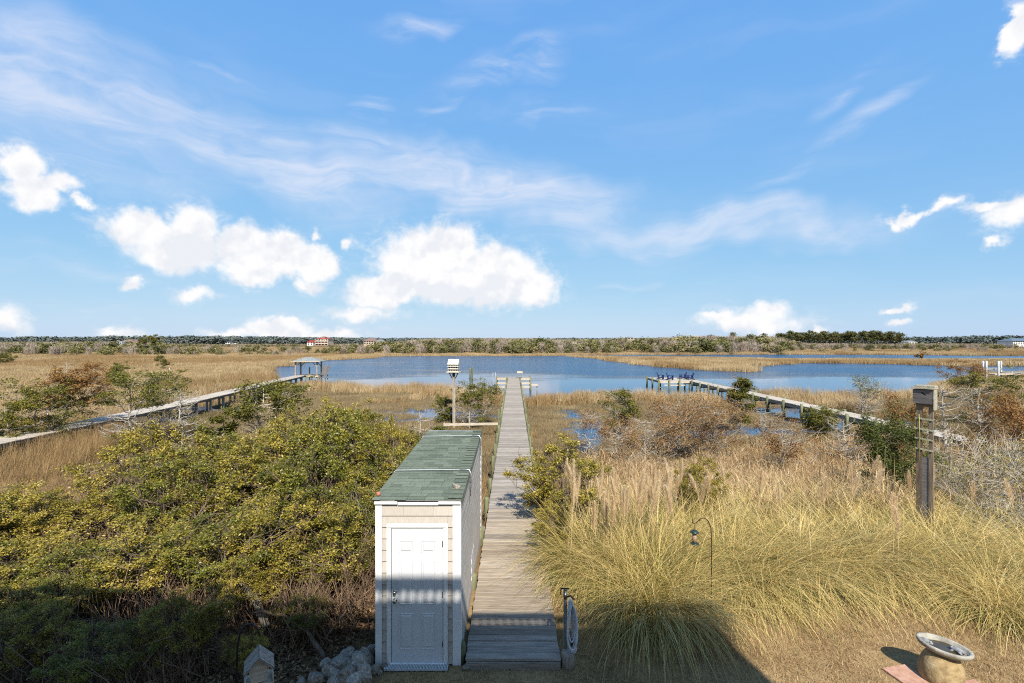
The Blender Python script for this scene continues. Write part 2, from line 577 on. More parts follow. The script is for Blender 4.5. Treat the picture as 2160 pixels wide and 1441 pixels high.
M['timber_light'] = pm('pale timber', [(0, (.36, .31, .24)), (.5, (.52, .46, .37)), (1, (.66, .61, .53))], wn=.8, wo=.2, scale=3,
                       stretch=(1, 8, 8), rough=.85, bump=.2)
M['post_green'] = pm('green treated post', [(0, (.09, .09, .05)), (.4, (.175, .185, .105)), (.75, (.26, .27, .165)), (1, (.36, .30, .19))], wn=.65, wo=.4, scale=3,
                     stretch=(7, 7, 1), rough=.85, bump=.4)
M['white_paint'] = pm('white paint', [(0, (.56, .565, .57)), (.35, (.63, .637, .65)), (1, (.665, .675, .69))], wn=1, scale=3, rough=.45, bump=.04, nlo=.25, nhi=.6)
M['white_trim'] = pm('white trim', [(0, (.58, .565, .54)), (.3, (.74, .74, .735)), (1, (.79, .79, .79))], wn=1, scale=5, rough=.55, bump=.12, nlo=.2, nhi=.6)
M['siding'] = pm('beige shake siding', [(0, (.43, .395, .35)), (.5, (.50, .46, .41)), (1, (.56, .52, .47))], wn=.6, wo=.4, scale=6,
                 stretch=(9, 9, .8), rough=.75, bump=.25, bscale=9)
M['shingle'] = pm('green asphalt shingle', [(0, (.10, .12, .095)), (.35, (.155, .185, .145)), (.7, (.21, .245, .19)), (1, (.30, .335, .265))],
                  wn=.6, wo=.42, scale=45, detail=3, rough=.95, bump=.6, bscale=160)
M['shadow_backing'] = pm('dark felt under the siding', [(0, (.035, .03, .026)), (1, (.06, .052, .045))], wn=1, scale=5, rough=.95)  # wall colour darkened so gaps between siding boards read as shadow lines
M['metal_grey'] = pm('galvanised metal', [(0, (.42, .43, .44)), (1, (.62, .63, .64))], wn=1, scale=9, rough=.42, metallic=.7)
M['nickel'] = pm('satin nickel', [(0, (.45, .42, .38)), (1, (.60, .57, .52))], wn=1, scale=9, rough=.28, metallic=1.0)
M['iron'] = pm('black iron rod', [(0, (.012, .012, .012)), (1, (.04, .035, .032))], wn=1, scale=20, rough=.5)
M['iron_rusty'] = pm('rusty brown iron rod', [(0, (.03, .02, .015)), (1, (.10, .06, .04))], wn=1, scale=20, rough=.7)
M['hose'] = pm('white garden hose', [(0, (.52, .54, .58)), (1, (.72, .74, .78))], wn=1, scale=9, rough=.5)
M['grate'] = pm('grey plastic grate', [(0, (.50, .52, .53)), (1, (.64, .66, .67))], wn=1, scale=9, rough=.6)
M['rock'] = pm('limestone rubble', [(0, (.12, .10, .08)), (.4, (.30, .26, .21)), (.75, (.47, .42, .35)), (1, (.68, .65, .59))], wn=.75, wo=.35, scale=4,
               detail=9, rough=.92, bump=.9, bscale=14)
M['stone_base'] = pm('cast stone pedestal', [(0, (.20, .145, .075)), (.5, (.36, .27, .145)), (1, (.48, .385, .24))], wn=1, scale=9, detail=9, rough=.9, bump=.7, bscale=30)
M['stone_bowl'] = pm('cast stone bowl', [(0, (.20, .175, .135)), (.4, (.33, .31, .265)), (1, (.47, .45, .40))], wn=1, scale=7, detail=9, rough=.85, bump=.5, bscale=30)
M['stone_grey'] = pm('grey stone carving', [(0, (.16, .165, .18)), (1, (.36, .37, .385))], wn=1, scale=14, rough=.7, bump=.3)
M['paver'] = pm('pink paver', [(0, (.36, .20, .14)), (.5, (.48, .29, .21)), (1, (.56, .37, .28))], wn=.8, wo=.2, scale=14, detail=8, rough=.9, bump=.4)
M['bird_water'] = pm('still water in bowl', [(0, (.05, .04, .02)), (1, (.09, .07, .035))], wn=1, scale=5, rough=.06, spec=.5)
M['blue_paint'] = pm('navy plastic lumber', [(0, (.012, .022, .095)), (1, (.02, .035, .15))], wn=1, scale=9, rough=.45)
M['martin_white'] = pm('white birdhouse paint', [(0, (.46, .44, .37)), (1, (.62, .60, .54))], wn=1, scale=5, rough=.6)
M['dark_hole'] = pm('dark opening', [(0, (.006, .006, .006)), (1, (.015, .013, .011))], wn=1, scale=5, rough=.95)
M['box_board'] = pm('grey box board', [(0, (.10, .095, .095)), (.5, (.175, .165, .165)), (1, (.26, .245, .24))], wn=.8, wo=.25, scale=3, stretch=(1, 9, 9), rough=.9, bump=.4)
M['old_board'] = pm('brown old board', [(0, (.10, .075, .055)), (.5, (.20, .16, .12)), (1, (.32, .27, .215))], wn=.8, wo=.25, scale=3, stretch=(9, 9, 1), rough=.9, bump=.5)
M['lichen_wood'] = pm('lichen covered wood', [(0, (.26, .23, .17)), (.5, (.44, .42, .33)), (1, (.58, .57, .48))], wn=1, scale=30, detail=8, rough=.95, bump=.9)
M['moss_rung'] = pm('mossy rung', [(0, (.30, .31, .20)), (1, (.50, .50, .38))], wn=1, scale=20, rough=.95, bump=.5)
M['cane'] = pm('yellow cane', [(0, (.36, .33, .07)), (1, (.48, .44, .14))], wn=1, scale=8, rough=.6)
M['feeder_green'] = pm('green enamel', [(0, (.018, .04, .034)), (1, (.035, .065, .055))], wn=1, scale=9, rough=.4)
M['seed'] = pm('bird seed', [(0, (.30, .19, .12)), (1, (.62, .46, .34))], wn=1, scale=45, rough=.8, bump=.6)
M['roof_grey'] = pm('grey shingle roof', [(0, (.17, .18, .18)), (.5, (.26, .275, .275)), (1, (.36, .37, .365))], wn=1, scale=3, stretch=(1, 1, 6), rough=.9, bump=.4)
M['roof_red'] = pm('red metal roof', [(0, (.30, .045, .04)), (1, (.42, .08, .07))], wn=1, scale=1, rough=.6)
M['roof_brown'] = pm('brown roof', [(0, (.17, .115, .095)), (1, (.28, .20, .17))], wn=1, scale=1, rough=.9)
M['roof_blue'] = pm('blue grey roof', [(0, (.10, .14, .19)), (1, (.16, .21, .27))], wn=1, scale=1, rough=.7)
M['wall_cream'] = pm('cream wall', [(0, (.52, .44, .34)), (1, (.64, .56, .45))], wn=1, scale=1, rough=.8)
M['wall_tan'] = pm('tan wall', [(0, (.40, .33, .25)), (1, (.52, .44, .35))], wn=1, scale=1, rough=.8)
M['wall_white'] = pm('white wall', [(0, (.70, .70, .70)), (1, (.80, .80, .79))], wn=1, scale=1, rough=.7)
M['glass_dark'] = pm('dark window glass', [(0, (.02, .025, .03)), (1, (.05, .06, .07))], wn=1, scale=1, rough=.08, spec=.5)
M['feather'] = pm('white feathers', [(0, (.70, .70, .68)), (1, (.84, .84, .82))], wn=1, scale=9, rough=.8)
M['beak'] = pm('yellow beak', [(0, (.5, .33, .05)), (1, (.6, .4, .08))], wn=1, scale=9, rough=.5)
M['leg_black'] = pm('black bird leg', [(0, (.02, .02, .02)), (1, (.04, .04, .04))], wn=1, scale=9, rough=.6)
M['clay'] = pm('terracotta lump', [(0, (.35, .13, .08)), (1, (.50, .22, .15))], wn=1, scale=9, rough=.8)
M['strap'] = pm('pale grey strap', [(0, (.34, .37, .40)), (1, (.48, .51, .54))], wn=1, scale=9, rough=.5)
M['house_wall'] = pm('house siding', [(0, (.70, .68, .64)), (1, (.78, .76, .72))], wn=1, scale=2, rough=.8)  # unseen wall kept pale to bounce light into the shade

# ------------------------------------------------------------------ lie of the land
WATER_Z = -1.5


def gp(px, py, h=EYE - WATER_Z):
    """ground point on the plane h metres below the eye seen at a pixel of the photograph"""
    y = h * F / (py - 720.0)
    return ((px - 1080.0) / F * y, y)


def vhash(ix, iy, s):
    h = np.sin(ix * 127.1 + iy * 311.7 + s * 74.7) * 43758.5453
    return h - np.floor(h)


def vnoise(x, y, s=0):
    ix, iy = np.floor(x), np.floor(y)
    fx, fy = x - ix, y - iy
    fx, fy = fx * fx * (3 - 2 * fx), fy * fy * (3 - 2 * fy)
    a, b = vhash(ix, iy, s), vhash(ix + 1, iy, s)
    c, d = vhash(ix, iy + 1, s), vhash(ix + 1, iy + 1, s)
    return (a * (1 - fx) + b * fx) * (1 - fy) + (c * (1 - fx) + d * fx) * fy


def fbm(x, y, o=4, s=0):
    v, a, t = 0.0, 1.0, 0.0
    for i in range(o):
        v = v + a * vnoise(x * 2 ** i, y * 2 ** i, s + i * 3.1)
        t += a
        a *= 0.5
    return v / t


def sstep(a, b, x):
    t = np.clip((x - a) / (b - a), 0, 1)
    return t * t * (3 - 2 * t)


NEAR = [(600, 797), (690, 805), (750, 808), (793, 811), (893, 810), (960, 813), (1043, 819)]
NEAR2 = [(1075, 829), (1110, 835), (1190, 832), (1280, 826), (1340, 827), (1450, 828), (1581, 826), (1640, 825), (1743, 830), (1800, 831),
         (1857, 830), (1912, 826), (1948, 812), (1984, 802), (2035, 789), (2090, 785), (2160, 786), (2240, 784)]
ISLE = [(2240, 773), (2035, 772.7), (1929, 770), (1832, 767), (1712, 766), (1671, 769), (1600, 774), (1559, 776), (1621, 783), (1591, 786.5), (1517, 783.5),
        (1432, 777.5), (1349, 771), (1308, 764.5), (1240, 755), (1190, 752.8)]
FAR = [(1187, 750.6), (1000, 750.8), (860, 751.3), (805, 752.3), (802, 755), (760, 757), (693, 760), (617, 768), (583, 777), (588, 790)]
LAGOON = np.array([gp(x, y, 5.65) for x, y in NEAR] + [gp(x, y, 5.95) for x, y in NEAR2] + [gp(x, y) for x, y in ISLE] + [gp(x, y) for x, y in FAR])
CREEK = np.array([gp(x, y) for x, y in [(1180, 750.6), (1260, 748.4), (1640, 747.8), (1930, 748.6), (2040, 750.2), (2140, 750.4), (2260, 751)]] + [gp(x, y, 5.65) for x, y in [(2260, 753.3),
                                        (2130, 753.8), (1930, 753.8), (1640, 752.8), (1480, 750.8), (1340, 749.6)]])
SLOUGH = np.array([gp(x, y) for x, y in [(395, 737), (455, 736.4), (600, 737), (630, 738.6), (520, 739.6), (430, 740.4)]])
DITCH = np.array([gp(x, y) for x, y in [(2045, 762.5), (2110, 761.5), (2240, 762.5), (2240, 766), (2110, 765.5)]])


def sdf(poly, x, y):
    """signed distance, positive inside"""
    x, y = np.asarray(x, float), np.asarray(y, float)
    d = np.full(x.shape, 1e9)
    ins = np.zeros(x.shape, bool)
    n = len(poly)
    for i in range(n):
        ax, ay = poly[i]
        bx, by = poly[(i + 1) % n]
        ex, ey = bx - ax, by - ay
        wx, wy = x - ax, y - ay
        t = np.clip((wx * ex + wy * ey) / (ex * ex + ey * ey), 0, 1)
        d = np.minimum(d, (wx - ex * t) ** 2 + (wy - ey * t) ** 2)
        c = ((ay <= y) & (by > y)) | ((by <= y) & (ay > y))
        with np.errstate(divide='ignore', invalid='ignore'):
            xi = ax + (y - ay) / (by - ay) * ex
        ins ^= c & (x < xi)
    return np.where(ins, np.sqrt(d), -np.sqrt(d))


# shallow pools on the marsh: centre x, y, radii, depth
POOLS = [gp(905, 868, 6.2) + (5.0, 4.0, .16), gp(1000, 875, 6.2) + (5.5, 3.0, .10), gp(1205, 872, 6.2) + (1.6, 4.5, .11), gp(1250, 925, 6.1) + (1.3, 4.0, .10),
         gp(1265, 895, 6.2) + (1.7, 2.2, .11), gp(1560, 906, 6.2) + (6.5, 1.9, .2), gp(1480, 912, 6.2) + (4.0, 1.5, .14), gp(1660, 868, 6.3) + (4.2, 4.2, .22),
         gp(1745, 895, 6.3) + (3.5, 2.5, .22), gp(1890, 890, 6.3) + (4.5, 2.2, .2), gp(1545, 838, 6.3) + (3.5, 4, .2), gp(400, 845, 6.3) + (4.5, 3, .18), gp(430, 862, 6.3) + (7.5, 1.6, .22),
         gp(330, 885, 6.3) + (6.5, 1.3, .2), gp(520, 832, 6.3) + (8, 3.0, .2), gp(620, 806, 6.3) + (6, 4, .2), gp(830, 880, 6.2) + (3.0, 2.5, .1), gp(1225, 905, 6.2) + (1.5, 4, .15)]


def land(x, y):
    """ground height"""
    x, y = np.asarray(x, float), np.asarray(y, float)
    edge = 9.6 + 0.05 * np.abs(x - 2)
    s = sstep(edge, edge + 11.5, y + 0.8 * (fbm(x * .25, y * .25, 2, 3) - .5))
    z = -1.40 * s
    z = z + (fbm(x * .8, y * .8, 3, 1) - .5) * (.05 + .10 * s * (1 - sstep(60, 120, y)))
    far = sstep(232, 300, np.hypot(x * .35, y))
    z = z + far * (0.9 + 1.2 * fbm(x * .01, y * .01, 3, 9))
    wob = (fbm(x * .12, y * .12, 3, 5) - .5) * np.clip(y * .05, 1.0, 6.0)
    for poly, fuzz in ((LAGOON, 1.0), (CREEK, .15), (SLOUGH, .25), (DITCH, .15)):
        d = sdf(poly, x, y) + wob * fuzz
        k = sstep(-1.6, 3.0, d)
        z = z * (1 - k) + (-2.4) * k
    for (cx, cy, rx, ry, dep) in POOLS:
        q = np.sqrt(((x - cx) / rx) ** 2 + ((y - cy) / ry) ** 2)
        q = q + (fbm(x * 1.3, y * 1.3, 3, 7) - .5) * 2.4
        z = z - dep * 1.4 * (1 - sstep(.25, 1.1, q))
    return z


def land1(x, y):
    return float(land(np.array([x]), np.array([y]))[0])


def water_dist(x, y):
    """distance to open water (positive on land)"""
    d = np.full(np.shape(x), 1e9)
    for poly in (LAGOON, CREEK, SLOUGH):
        d = np.minimum(d, -sdf(poly, x, y))
    return d


def axis(step, grow, lim, neg):
    a, v = [0.0], 0.0
    while v < lim:
        v += max(step, grow * v)
        a.append(v)
    b, v = [], 0.0
    while v < neg:
        v += max(step, grow * v)
        b.append(-v)
    return np.array(b[::-1] + a)


gx = axis(.30, .021, 9000, 9000)
gy = axis(.30, .017, 12000, 60)
GX, GY = np.meshgrid(gx, gy)
GZ = land(GX, GY)
nx, ny = len(gx), len(gy)
gv = np.stack([GX.ravel(), GY.ravel(), GZ.ravel()], 1)
ii = (np.arange(ny - 1)[:, None] * nx + np.arange(nx - 1)[None, :]).ravel()
gq = np.stack([ii, ii + 1, ii + nx + 1, ii + nx], 1)
gm = np_mesh('ground', gv, gq, None, True)
yard = (1 - sstep(9.3, 12.5, GY + .9 * (fbm(GX * .5, GY * .5, 3, 2) - .5) + .06 * np.abs(GX - 2))) * sstep(-2.6, -1.7, GX + .5 * (fbm(GX, GY, 2, 4) - .5))
at = gm.attributes.new('yard', 'FLOAT', 'POINT')
at.data.foreach_set('value', yard.ravel().astype(np.float32))


def ground_mat():
    m = bpy.data.materials.new('earth and marsh floor')
    m.use_nodes = True
    t = NT(m.node_tree)
    bs = m.node_tree.nodes['Principled BSDF']
    pos = t.n('ShaderNodeNewGeometry').outputs['Position']
    a = t.n('ShaderNodeAttribute', attribute_name='yard').outputs['Fac']
    fine = t.noise(pos, 9.0, 8, .7)
    big = t.noise(pos, .22, 5, .6)
    marsh = t.ramp(t.math('ADD', t.math('MULTIPLY', big, .6), t.math('MULTIPLY', fine, .4)),
                   [(.3, (.05, .033, .016)), (.45, (.11, .073, .032)), (.6, (.175, .12, .052)), (.75, (.23, .165, .08))])
    lawn = t.ramp(t.math('ADD', t.math('MULTIPLY', t.noise(pos, 1.1, 5, .6), .5), t.math('MULTIPLY', fine, .5)),
                  [(.3, (.13, .08, .036)), (.5, (.26, .175, .083)), (.7, (.36, .26, .13))])
    sepz = t.n('ShaderNodeSeparateXYZ')
    m.node_tree.links.new(pos, sepz.inputs[0])
    mud = t.mapr(sepz.outputs[2], -1.52, -1.40, 1.0, 0.0)
    ms = t.mix(mud, marsh, t.ramp(fine, [(.3, (.05, .042, .033)), (.7, (.115, .095, .07))]))
    m.node_tree.links.new(t.mix(a, ms, lawn), bs.inputs['Base Color'])
    bs.inputs['Roughness'].default_value = .92
    bs.inputs['Specular IOR Level'].default_value = .2
    b = t.n('ShaderNodeBump')
    b.inputs['Strength'].default_value = .8
    b.inputs['Distance'].default_value = .05
    m.node_tree.links.new(fine, b.inputs['Height'])
    m.node_tree.links.new(b.outputs[0], bs.inputs['Normal'])
    return m


gm.materials.append(ground_mat())
kind(link('ground', gm), 'structure')


def water_mat():
    m = bpy.data.materials.new('lagoon water')
    m.use_nodes = True
    t = NT(m.node_tree)
    bs = m.node_tree.nodes['Principled BSDF']
    pos = t.n('ShaderNodeNewGeometry').outputs['Position']
    bs.inputs['Base Color'].default_value = (.005, .058, .135, 1)
    bs.inputs['IOR'].default_value = 1.333
    bs.inputs['Specular IOR Level'].default_value = .16
    sp = t.n('ShaderNodeSeparateXYZ')
    m.node_tree.links.new(pos, sp.inputs[0])
    # the near shore lies in the lee: calm there, ruffled by the wind farther out
    lee = t.math('ADD', sp.outputs[1], t.math('MULTIPLY', t.math('SUBTRACT', t.noise(t.mapping(pos, scale=(.5, 1, 1)), .06, 4), .5), 62.0))
    wind = t.mapr(lee, 80.0, 104.0, 0.03, 1.0)
    patch = t.mapr(t.noise(t.mapping(pos, scale=(.35, 1.6, 1)), .05, 5, .6), .30, .50, .25, 1.0)
    wind = t.math('MULTIPLY', wind, patch)
    rip = t.noise(t.mapping(pos, scale=(1.0, 1.7, 1)), 1.5, 5, .6, .4)
    chop = t.noise(t.mapping(pos, scale=(.7, 1.5, 1)), .45, 4, .6)
    hgt = t.math('ADD', rip, t.math('MULTIPLY', chop, 1.4))
    b = t.n('ShaderNodeBump')
    b.inputs['Distance'].default_value = .22
    m.node_tree.links.new(wind, b.inputs['Strength'])
    m.node_tree.links.new(hgt, b.inputs['Height'])
    m.node_tree.links.new(b.outputs[0], bs.inputs['Normal'])
    m.node_tree.links.new(t.math('MULTIPLY_ADD', wind, .15, .03), bs.inputs['Roughness'])
    return m


M['water'] = water_mat()
wb = MB()
wb.add([(-420, 12, WATER_Z), (420, 12, WATER_Z), (420, 470, WATER_Z), (-420, 470, WATER_Z)], [(0, 1, 2, 3)])
kind(wb.build('water', M['water']), 'structure')

# ------------------------------------------------------------------ the house behind the viewpoint, whose shade lies over the yard
HX0, HX1, HY = -7.4, 5.36, -1.0  # unseen house, left end cut short so more sky lights the shade
hs = thing('house', 'tall unseen beige house at the yard edge whose roof railing shades the shed door', 'house', ((HX0 + HX1) / 2, HY - 5, 0))
hw = (HX1 - HX0) / 2
MB().box(-hw + .03, hw - .03, -5, 4.97, 3.2, 9.12).build('wall', M['house_wall'], hs)  # raised on added pilings so light passes under into the shaded yard
for i in range(7):
    for j in range(4):
        MB().box(-hw + .15 + i * (2 * hw - .5) / 6, -hw + .43 + i * (2 * hw - .5) / 6, -4.8 + j * 3.0, -4.52 + j * 3.0, -.4, 3.2).build('piling', M['timber'], hs)
rf = MB()
rf.box(-hw - .02, hw, -5.1, 5.0, 9.12, 9.44)
rf.build('roof', M['roof_grey'], hs)
rl = MB().box(-hw, hw, 4.90, 4.99, 9.63, 9.80)
rl.build('railing', M['white_trim'], hs)
bal = MB().box(-.026, .026, 4.925, 4.965, 9.44, 9.63).mesh('baluster', M['white_trim'])
x = -6.0
k = 0
while x < hw and k < 120:
    link('baluster', bal, hs, (x, 0, 0))
    x += .135
    k += 1
for i in range(3):
    for z0 in (3.9, 6.8):
        wn = MB().box(-hw + 2 + i * 3.6, -hw + 3.1 + i * 3.6, 4.965, 5.02, z0, z0 + 1.5).build('window', M['white_trim'], hs)
        MB().box(-hw + 2.1 + i * 3.6, -hw + 3.0 + i * 3.6, 5.02, 5.03, z0 + .1, z0 + 1.4).build('pane', M['glass_dark'], wn)

# ------------------------------------------------------------------ boardwalk
rb = random.Random(11)
DZ = 0.15              # deck height
BW = 1.415
PITCH = 0.1455
bwk = thing('boardwalk', 'long straight grey plank boardwalk running from the yard beside the shed to the lagoon dock', 'boardwalk', (.0175, 7.21, 0), -.0035)
pv = [MB().cbox(-BW / 2, BW / 2, 0, .1355, -.038, 0, .006).mesh('plank', M['plank']) for _ in range(1)]
pt = MB().cbox(-BW / 2, BW / 2, 0, .1355, -.038, 0, .006).mesh('plank', M['plank_tan'])
NPL = int((62.6 - 7.21) / PITCH)
rest = MB()
for i in range(NPL):
    y = i * PITCH
    dx, rz = rb.uniform(-.012, .012), rb.uniform(-.0022, .0022)
    dz = rb.uniform(-.005, .005)
    if i < 290:
        newer = y < 5.6 + rb.uniform(-1.6, 1.2) and i > 7
        o = link('plank', pt if newer else pv[0], bwk, (dx, y, DZ + dz), (rb.uniform(-.008, .008), 0, rz))
    else:
        rest.box(-BW / 2 + dx, BW / 2 + dx, y, y + .137, DZ - .038 + dz, DZ + dz * 1.5)
kind(rest.build('plank', M['plank'], bwk), 'stuff')
MB().box(-BW / 2 + .01, BW / 2 - .01, -.03, -.002, -.12, DZ - .042).build('rim_joist', M['plank'], bwk)
for sx in (-.55, 0, .55):
    MB().box(sx - .02, sx + .02, .02, 55.4, DZ - .23, DZ - .040).build('joist', M['timber_y'], bwk)
for i in range(25):
    y = .12 + i * 2.27
    if y > 55:
        break
    for sx in (-1, 1):
        if i == 0 and sx > 0:
            continue
        yy = y + rb.uniform(-.15, .15) + (0.12 if sx > 0 else 0)
        top = DZ + rb.choice([.1, .16, .22, .28, .12]) + (.05 if y > 14 else 0)
        gz = land1(.0175 + sx * .8, 7.21 + yy) - .3
        p = MB().lathe([(.076, gz), (.075, top - .05), (.06, top), (.03, top + .012)], 8, (sx * (BW / 2 + .085), yy, 0))
        p.build('piling', M['post_green'], bwk, True)
for i in range(24):
    y = 1.2 + i * 2.27
    gz = land1(0, 7.21 + y)
    if DZ - .3 > gz + .1:
        MB().box(-BW / 2 - .15, BW / 2 + .15, y - .02, y + .02, DZ - .42, DZ - .235).build('cross_beam', M['timber'], bwk)
# thin strip of wood and green stakes jutting from the boardwalk towards the birdhouse pole
st = thing('handrail', 'pale horizontal rail reaching from the boardwalk piling towards the birdhouse pole', 'rail', (-.86, 32.0, 0))
MB().beam((-3.6, 0, -.62), (0, 0, -.56), .05, .16).build('rail', M['timber_light'], st)
MB().box(-.05, .05, -.05, .05, land1(-.86, 32) - .2, .42).build('post', M['post_green'], st)
MB().box(-3.65, -3.57, -.05, .05, land1(-4.4, 32) - .2, -.50).build('post', M['timber_light'], st)

# dock head at the end of the boardwalk
dk = thing('dock', 'T-shaped wooden dock head with pilings and crossbars at the far end of the boardwalk', 'dock', (.2, 62.6, 0), -.0035)
for i in range(13):
    link('plank', MB().cbox(-2.2, 2.2, 0, .139, -.04, 0, .004).mesh('plank', M['plank']), dk, (rb.uniform(-.02, .02), i * .1455, DZ + .003))
for (xa, xb) in ((-2.2, -.74), (.74, 2.2)):
    MB().box(xa, xb, -.045, -.002, DZ - .26, DZ - .005).build('rim_joist', M['timber_light'], dk)
    for z in (-.52, -1.0):
        MB().box(xa, xb, -.06, -.01, z - .12, z + .12).build('crossbar', M['timber_light'], dk)
    MB().box(xa, xb, 1.85, 1.9, DZ - .26, DZ - .005).build('rim_joist', M['timber'], dk)
for px_ in (-2.2, -.86, .86, 2.2):
    for py_ in (-.14, 1.98):
        hh = .30 if abs(px_) > 1 else .16
        MB().lathe([(.10, -2.6), (.095, hh), (.05, hh + .03)], 8, (px_, py_, 0)).build('piling', M['post_green'], dk, True)
ld = thing('dock_ladder', 'white hoop-topped ladder at the outer corner of the dock head', 'ladder', (-2.1, 62.6, 0))
for s_ in (-.16, .16):
    MB().tube([(s_ - .2, 0, -1.5), (s_ - .2, 0, .55), (s_ - .2, .05, .75), (s_ - .2, .22, .85), (s_ - .2, .38, .7), (s_ - .2, .4, .2)], .022, 6).build('rail', M['white_paint'], ld, True)
for z in (-.9, -.55, -.2):
    MB().tube([(-.36, 0, z), (-.04, 0, z)], .018, 6).build('rung', M['white_paint'], ld, True)
ct = thing('cleaning_table', 'small pale fish cleaning table standing on the dock head corner', 'table', (1.02, 62.95, DZ + .004))
MB().cbox(-.36, .36, -.22, .22, .62, .68, .01).build('table_top', M['timber_light'], ct)
MB().box(-.36, .36, .2, .24, .68, .84).build('backboard', M['timber_light'], ct)
for sx in (-.3, .3):
    for sy in (-.16, .16):
        MB().box(sx - .04, sx + .04, sy - .04, sy + .04, 0, .62).build('leg', M['timber'], ct)
ss = thing('swim_step', 'low tan wooden step platform fixed beside the dock head above the water', 'step', (2.4, 62.9, 0))
for i in range(3):
    MB().cbox(0, .95, i * .16, i * .16 + .145, -.72, -.68, .004).build('plank', M['timber_light'], ss)
MB().box(0, .95, -.05, -.004, -.9, -.72).build('rim_joist', M['timber_light'], ss)
MB().box(.8, .9, .2, .3, -2.5, -.72).build('leg', M['timber'], ss)

# lone mooring posts standing off the shore
mp = thing('mooring_post', 'pair of weathered mooring posts bound together standing in the lagoon', 'post', (-5.6, 66.5, 0))
MB().lathe([(.11, -3), (.105, 1.05), (.09, 1.2)], 8, (-.14, 0, 0)).build('piling', M['post_green'], mp, True)
MB().lathe([(.11, -3), (.105, 1.3), (.09, 1.5)], 8, (.14, .05, 0)).build('piling', M['post_green'], mp, True)

# ------------------------------------------------------------------ shed
SX0, SX1, SY0, SY1 = -2.045, -.782, 7.30, 12.1
ZF, ZB = 2.44, 2.58      # wall top front / back
shed = thing('shed', 'narrow beige storage shed with green shingle roof and white door beside the boardwalk', 'shed', (SX0, SY0, 0))
SW, SD = SX1 - SX0, SY1 - SY0
MB().add([(.03, .03, -.6), (SW - .03, .03, -.6), (SW - .03, SD - .03, -.6), (.03, SD - .03, -.6), (.03, .03, ZF - .02), (SW - .03, .03, ZF - .02), (SW - .03, SD - .03, ZB - .02), (.03, SD - .03, ZB - .02)],
         [(3, 2, 1, 0), (4, 5, 6, 7), (0, 1, 5, 4), (1, 2, 6, 5), (2, 3, 7, 6), (3, 0, 4, 7)]).build('wall', M['shadow_backing'], shed)
for (xa, xb, z0) in ((-.004, .093, -.02), (SW - .108, SW + .006, .0)):
    MB().cbox(xa, xb, -.022, .03, z0, ZF - .01, .004).build('corner_board', M['white_trim'], shed)
MB().cbox(SW - .03, SW + .017, -.0215, .085, .0, ZF - .01, .004).build('corner_board', M['white_trim'], shed)
MB().cbox(SW - .03, SW + .020, SD - .09, SD + .01, -.45, ZB - .01, .004).build('corner_board', M['white_trim'], shed)
# door opening geometry (shed-local x)
dx0, dx1 = 0.238, 1.012
dz0, dz1 = .055, 2.06
# siding courses
COURSE = .171


def lap(xa, xb, z0, z1, name='siding_board'):
    MB().add([(xa, -.004, z1), (xb, -.004, z1), (xb, -.021, z0), (xa, -.021, z0), (xa, .028, z0), (xb, .028, z0), (xb, .028, z1), (xa, .028, z1)],
             [(3, 2, 1, 0), (3, 4, 5, 2), (0, 1, 6, 7), (0, 7, 4, 3), (1, 2, 5, 6)]).build(name, M['siding'], shed)


z = .02
rows = []
while z < ZF - .03:
    rows.append((z, min(z + COURSE, ZF - .012)))
    z += COURSE
for (z0, z1) in rows:
    if z0 > dz1 + .05:
        for (xa, xb) in ((.096, .42), (.423, .86), (.863, SW - .11)):
            lap(xa, xb, z0 + .004, z1 - .004)
    else:
        lap(.096, dx0 - .072, z0 + .004, z1 - .004)
        lap(dx1 + .072, SW - .11, z0 + .004, z1 - .004)
        if z1 > dz1 + .10:
            lap(dx0 - .068, dx1 + .068, dz1 + .078, z1 - .004)
# side wall facing the boardwalk
for (z0, z1) in [(-.45 + i * COURSE, -.45 + (i + 1) * COURSE) for i in range(18)]:
    y = .09
    seg = 0
    while y < SD - .10:
        y2 = min(y + (.55 + .2 * ((seg * 7 + int(z0 * 50)) % 3)), SD - .095)
        za = min(z1 - .013, ZF + (ZB - ZF) * (y / SD) - .012)
        if za > z0 + .02:
            MB().add([(SW - .004, y, za), (SW - .004, y2, za), (SW + .015, y2, z0 + .002), (SW + .015, y, z0 + .002), (SW - .032, y, z0 + .002), (SW - .032, y2, z0 + .002), (SW - .032, y2, za), (SW - .032, y, za)],
                     [(3, 2, 1, 0), (4, 5, 2, 3), (0, 1, 6, 7), (0, 7, 4, 3), (2, 5, 6, 1)]).build('siding_board', M['siding'], shed)
        y = y2 + .009
        seg += 1
# door casing, door
for (xa, xb, za, zb) in ((dx0 - .07, dx0 - .004, .02, dz1 + .004), (dx1 + .004, dx1 + .07, .02, dz1 + .004), (dx0 - .07, dx1 + .07, dz1 + .006, dz1 + .072)):
    MB().cbox(xa, xb, -.034, .028, za, zb, .006).build('door_casing', M['white_trim'], shed)
    w_ = .016
    if zb - za > 1:
        MB().box(xa + w_, xb - w_, -.042, -.034, za + .01, zb - .01).build('casing_bead', M['white_trim'], shed)
    else:
        MB().box(xa + w_, xb - w_, -.042, -.034, za + w_, zb - w_).build('casing_bead', M['white_trim'], shed)
MB().box(dx0 - .0035, dx1 + .0035, -.012, .028, .012, dz1 + .0035).build('door_jamb', M['dark_hole'], shed)
door = MB()
door.cbox(dx0 + .003, dx1 - .003, -.022, -.0125, dz0, dz1 - .004, .002)
door_o = door.build('door', M['white_paint'], shed)
DW = dx1 - dx0
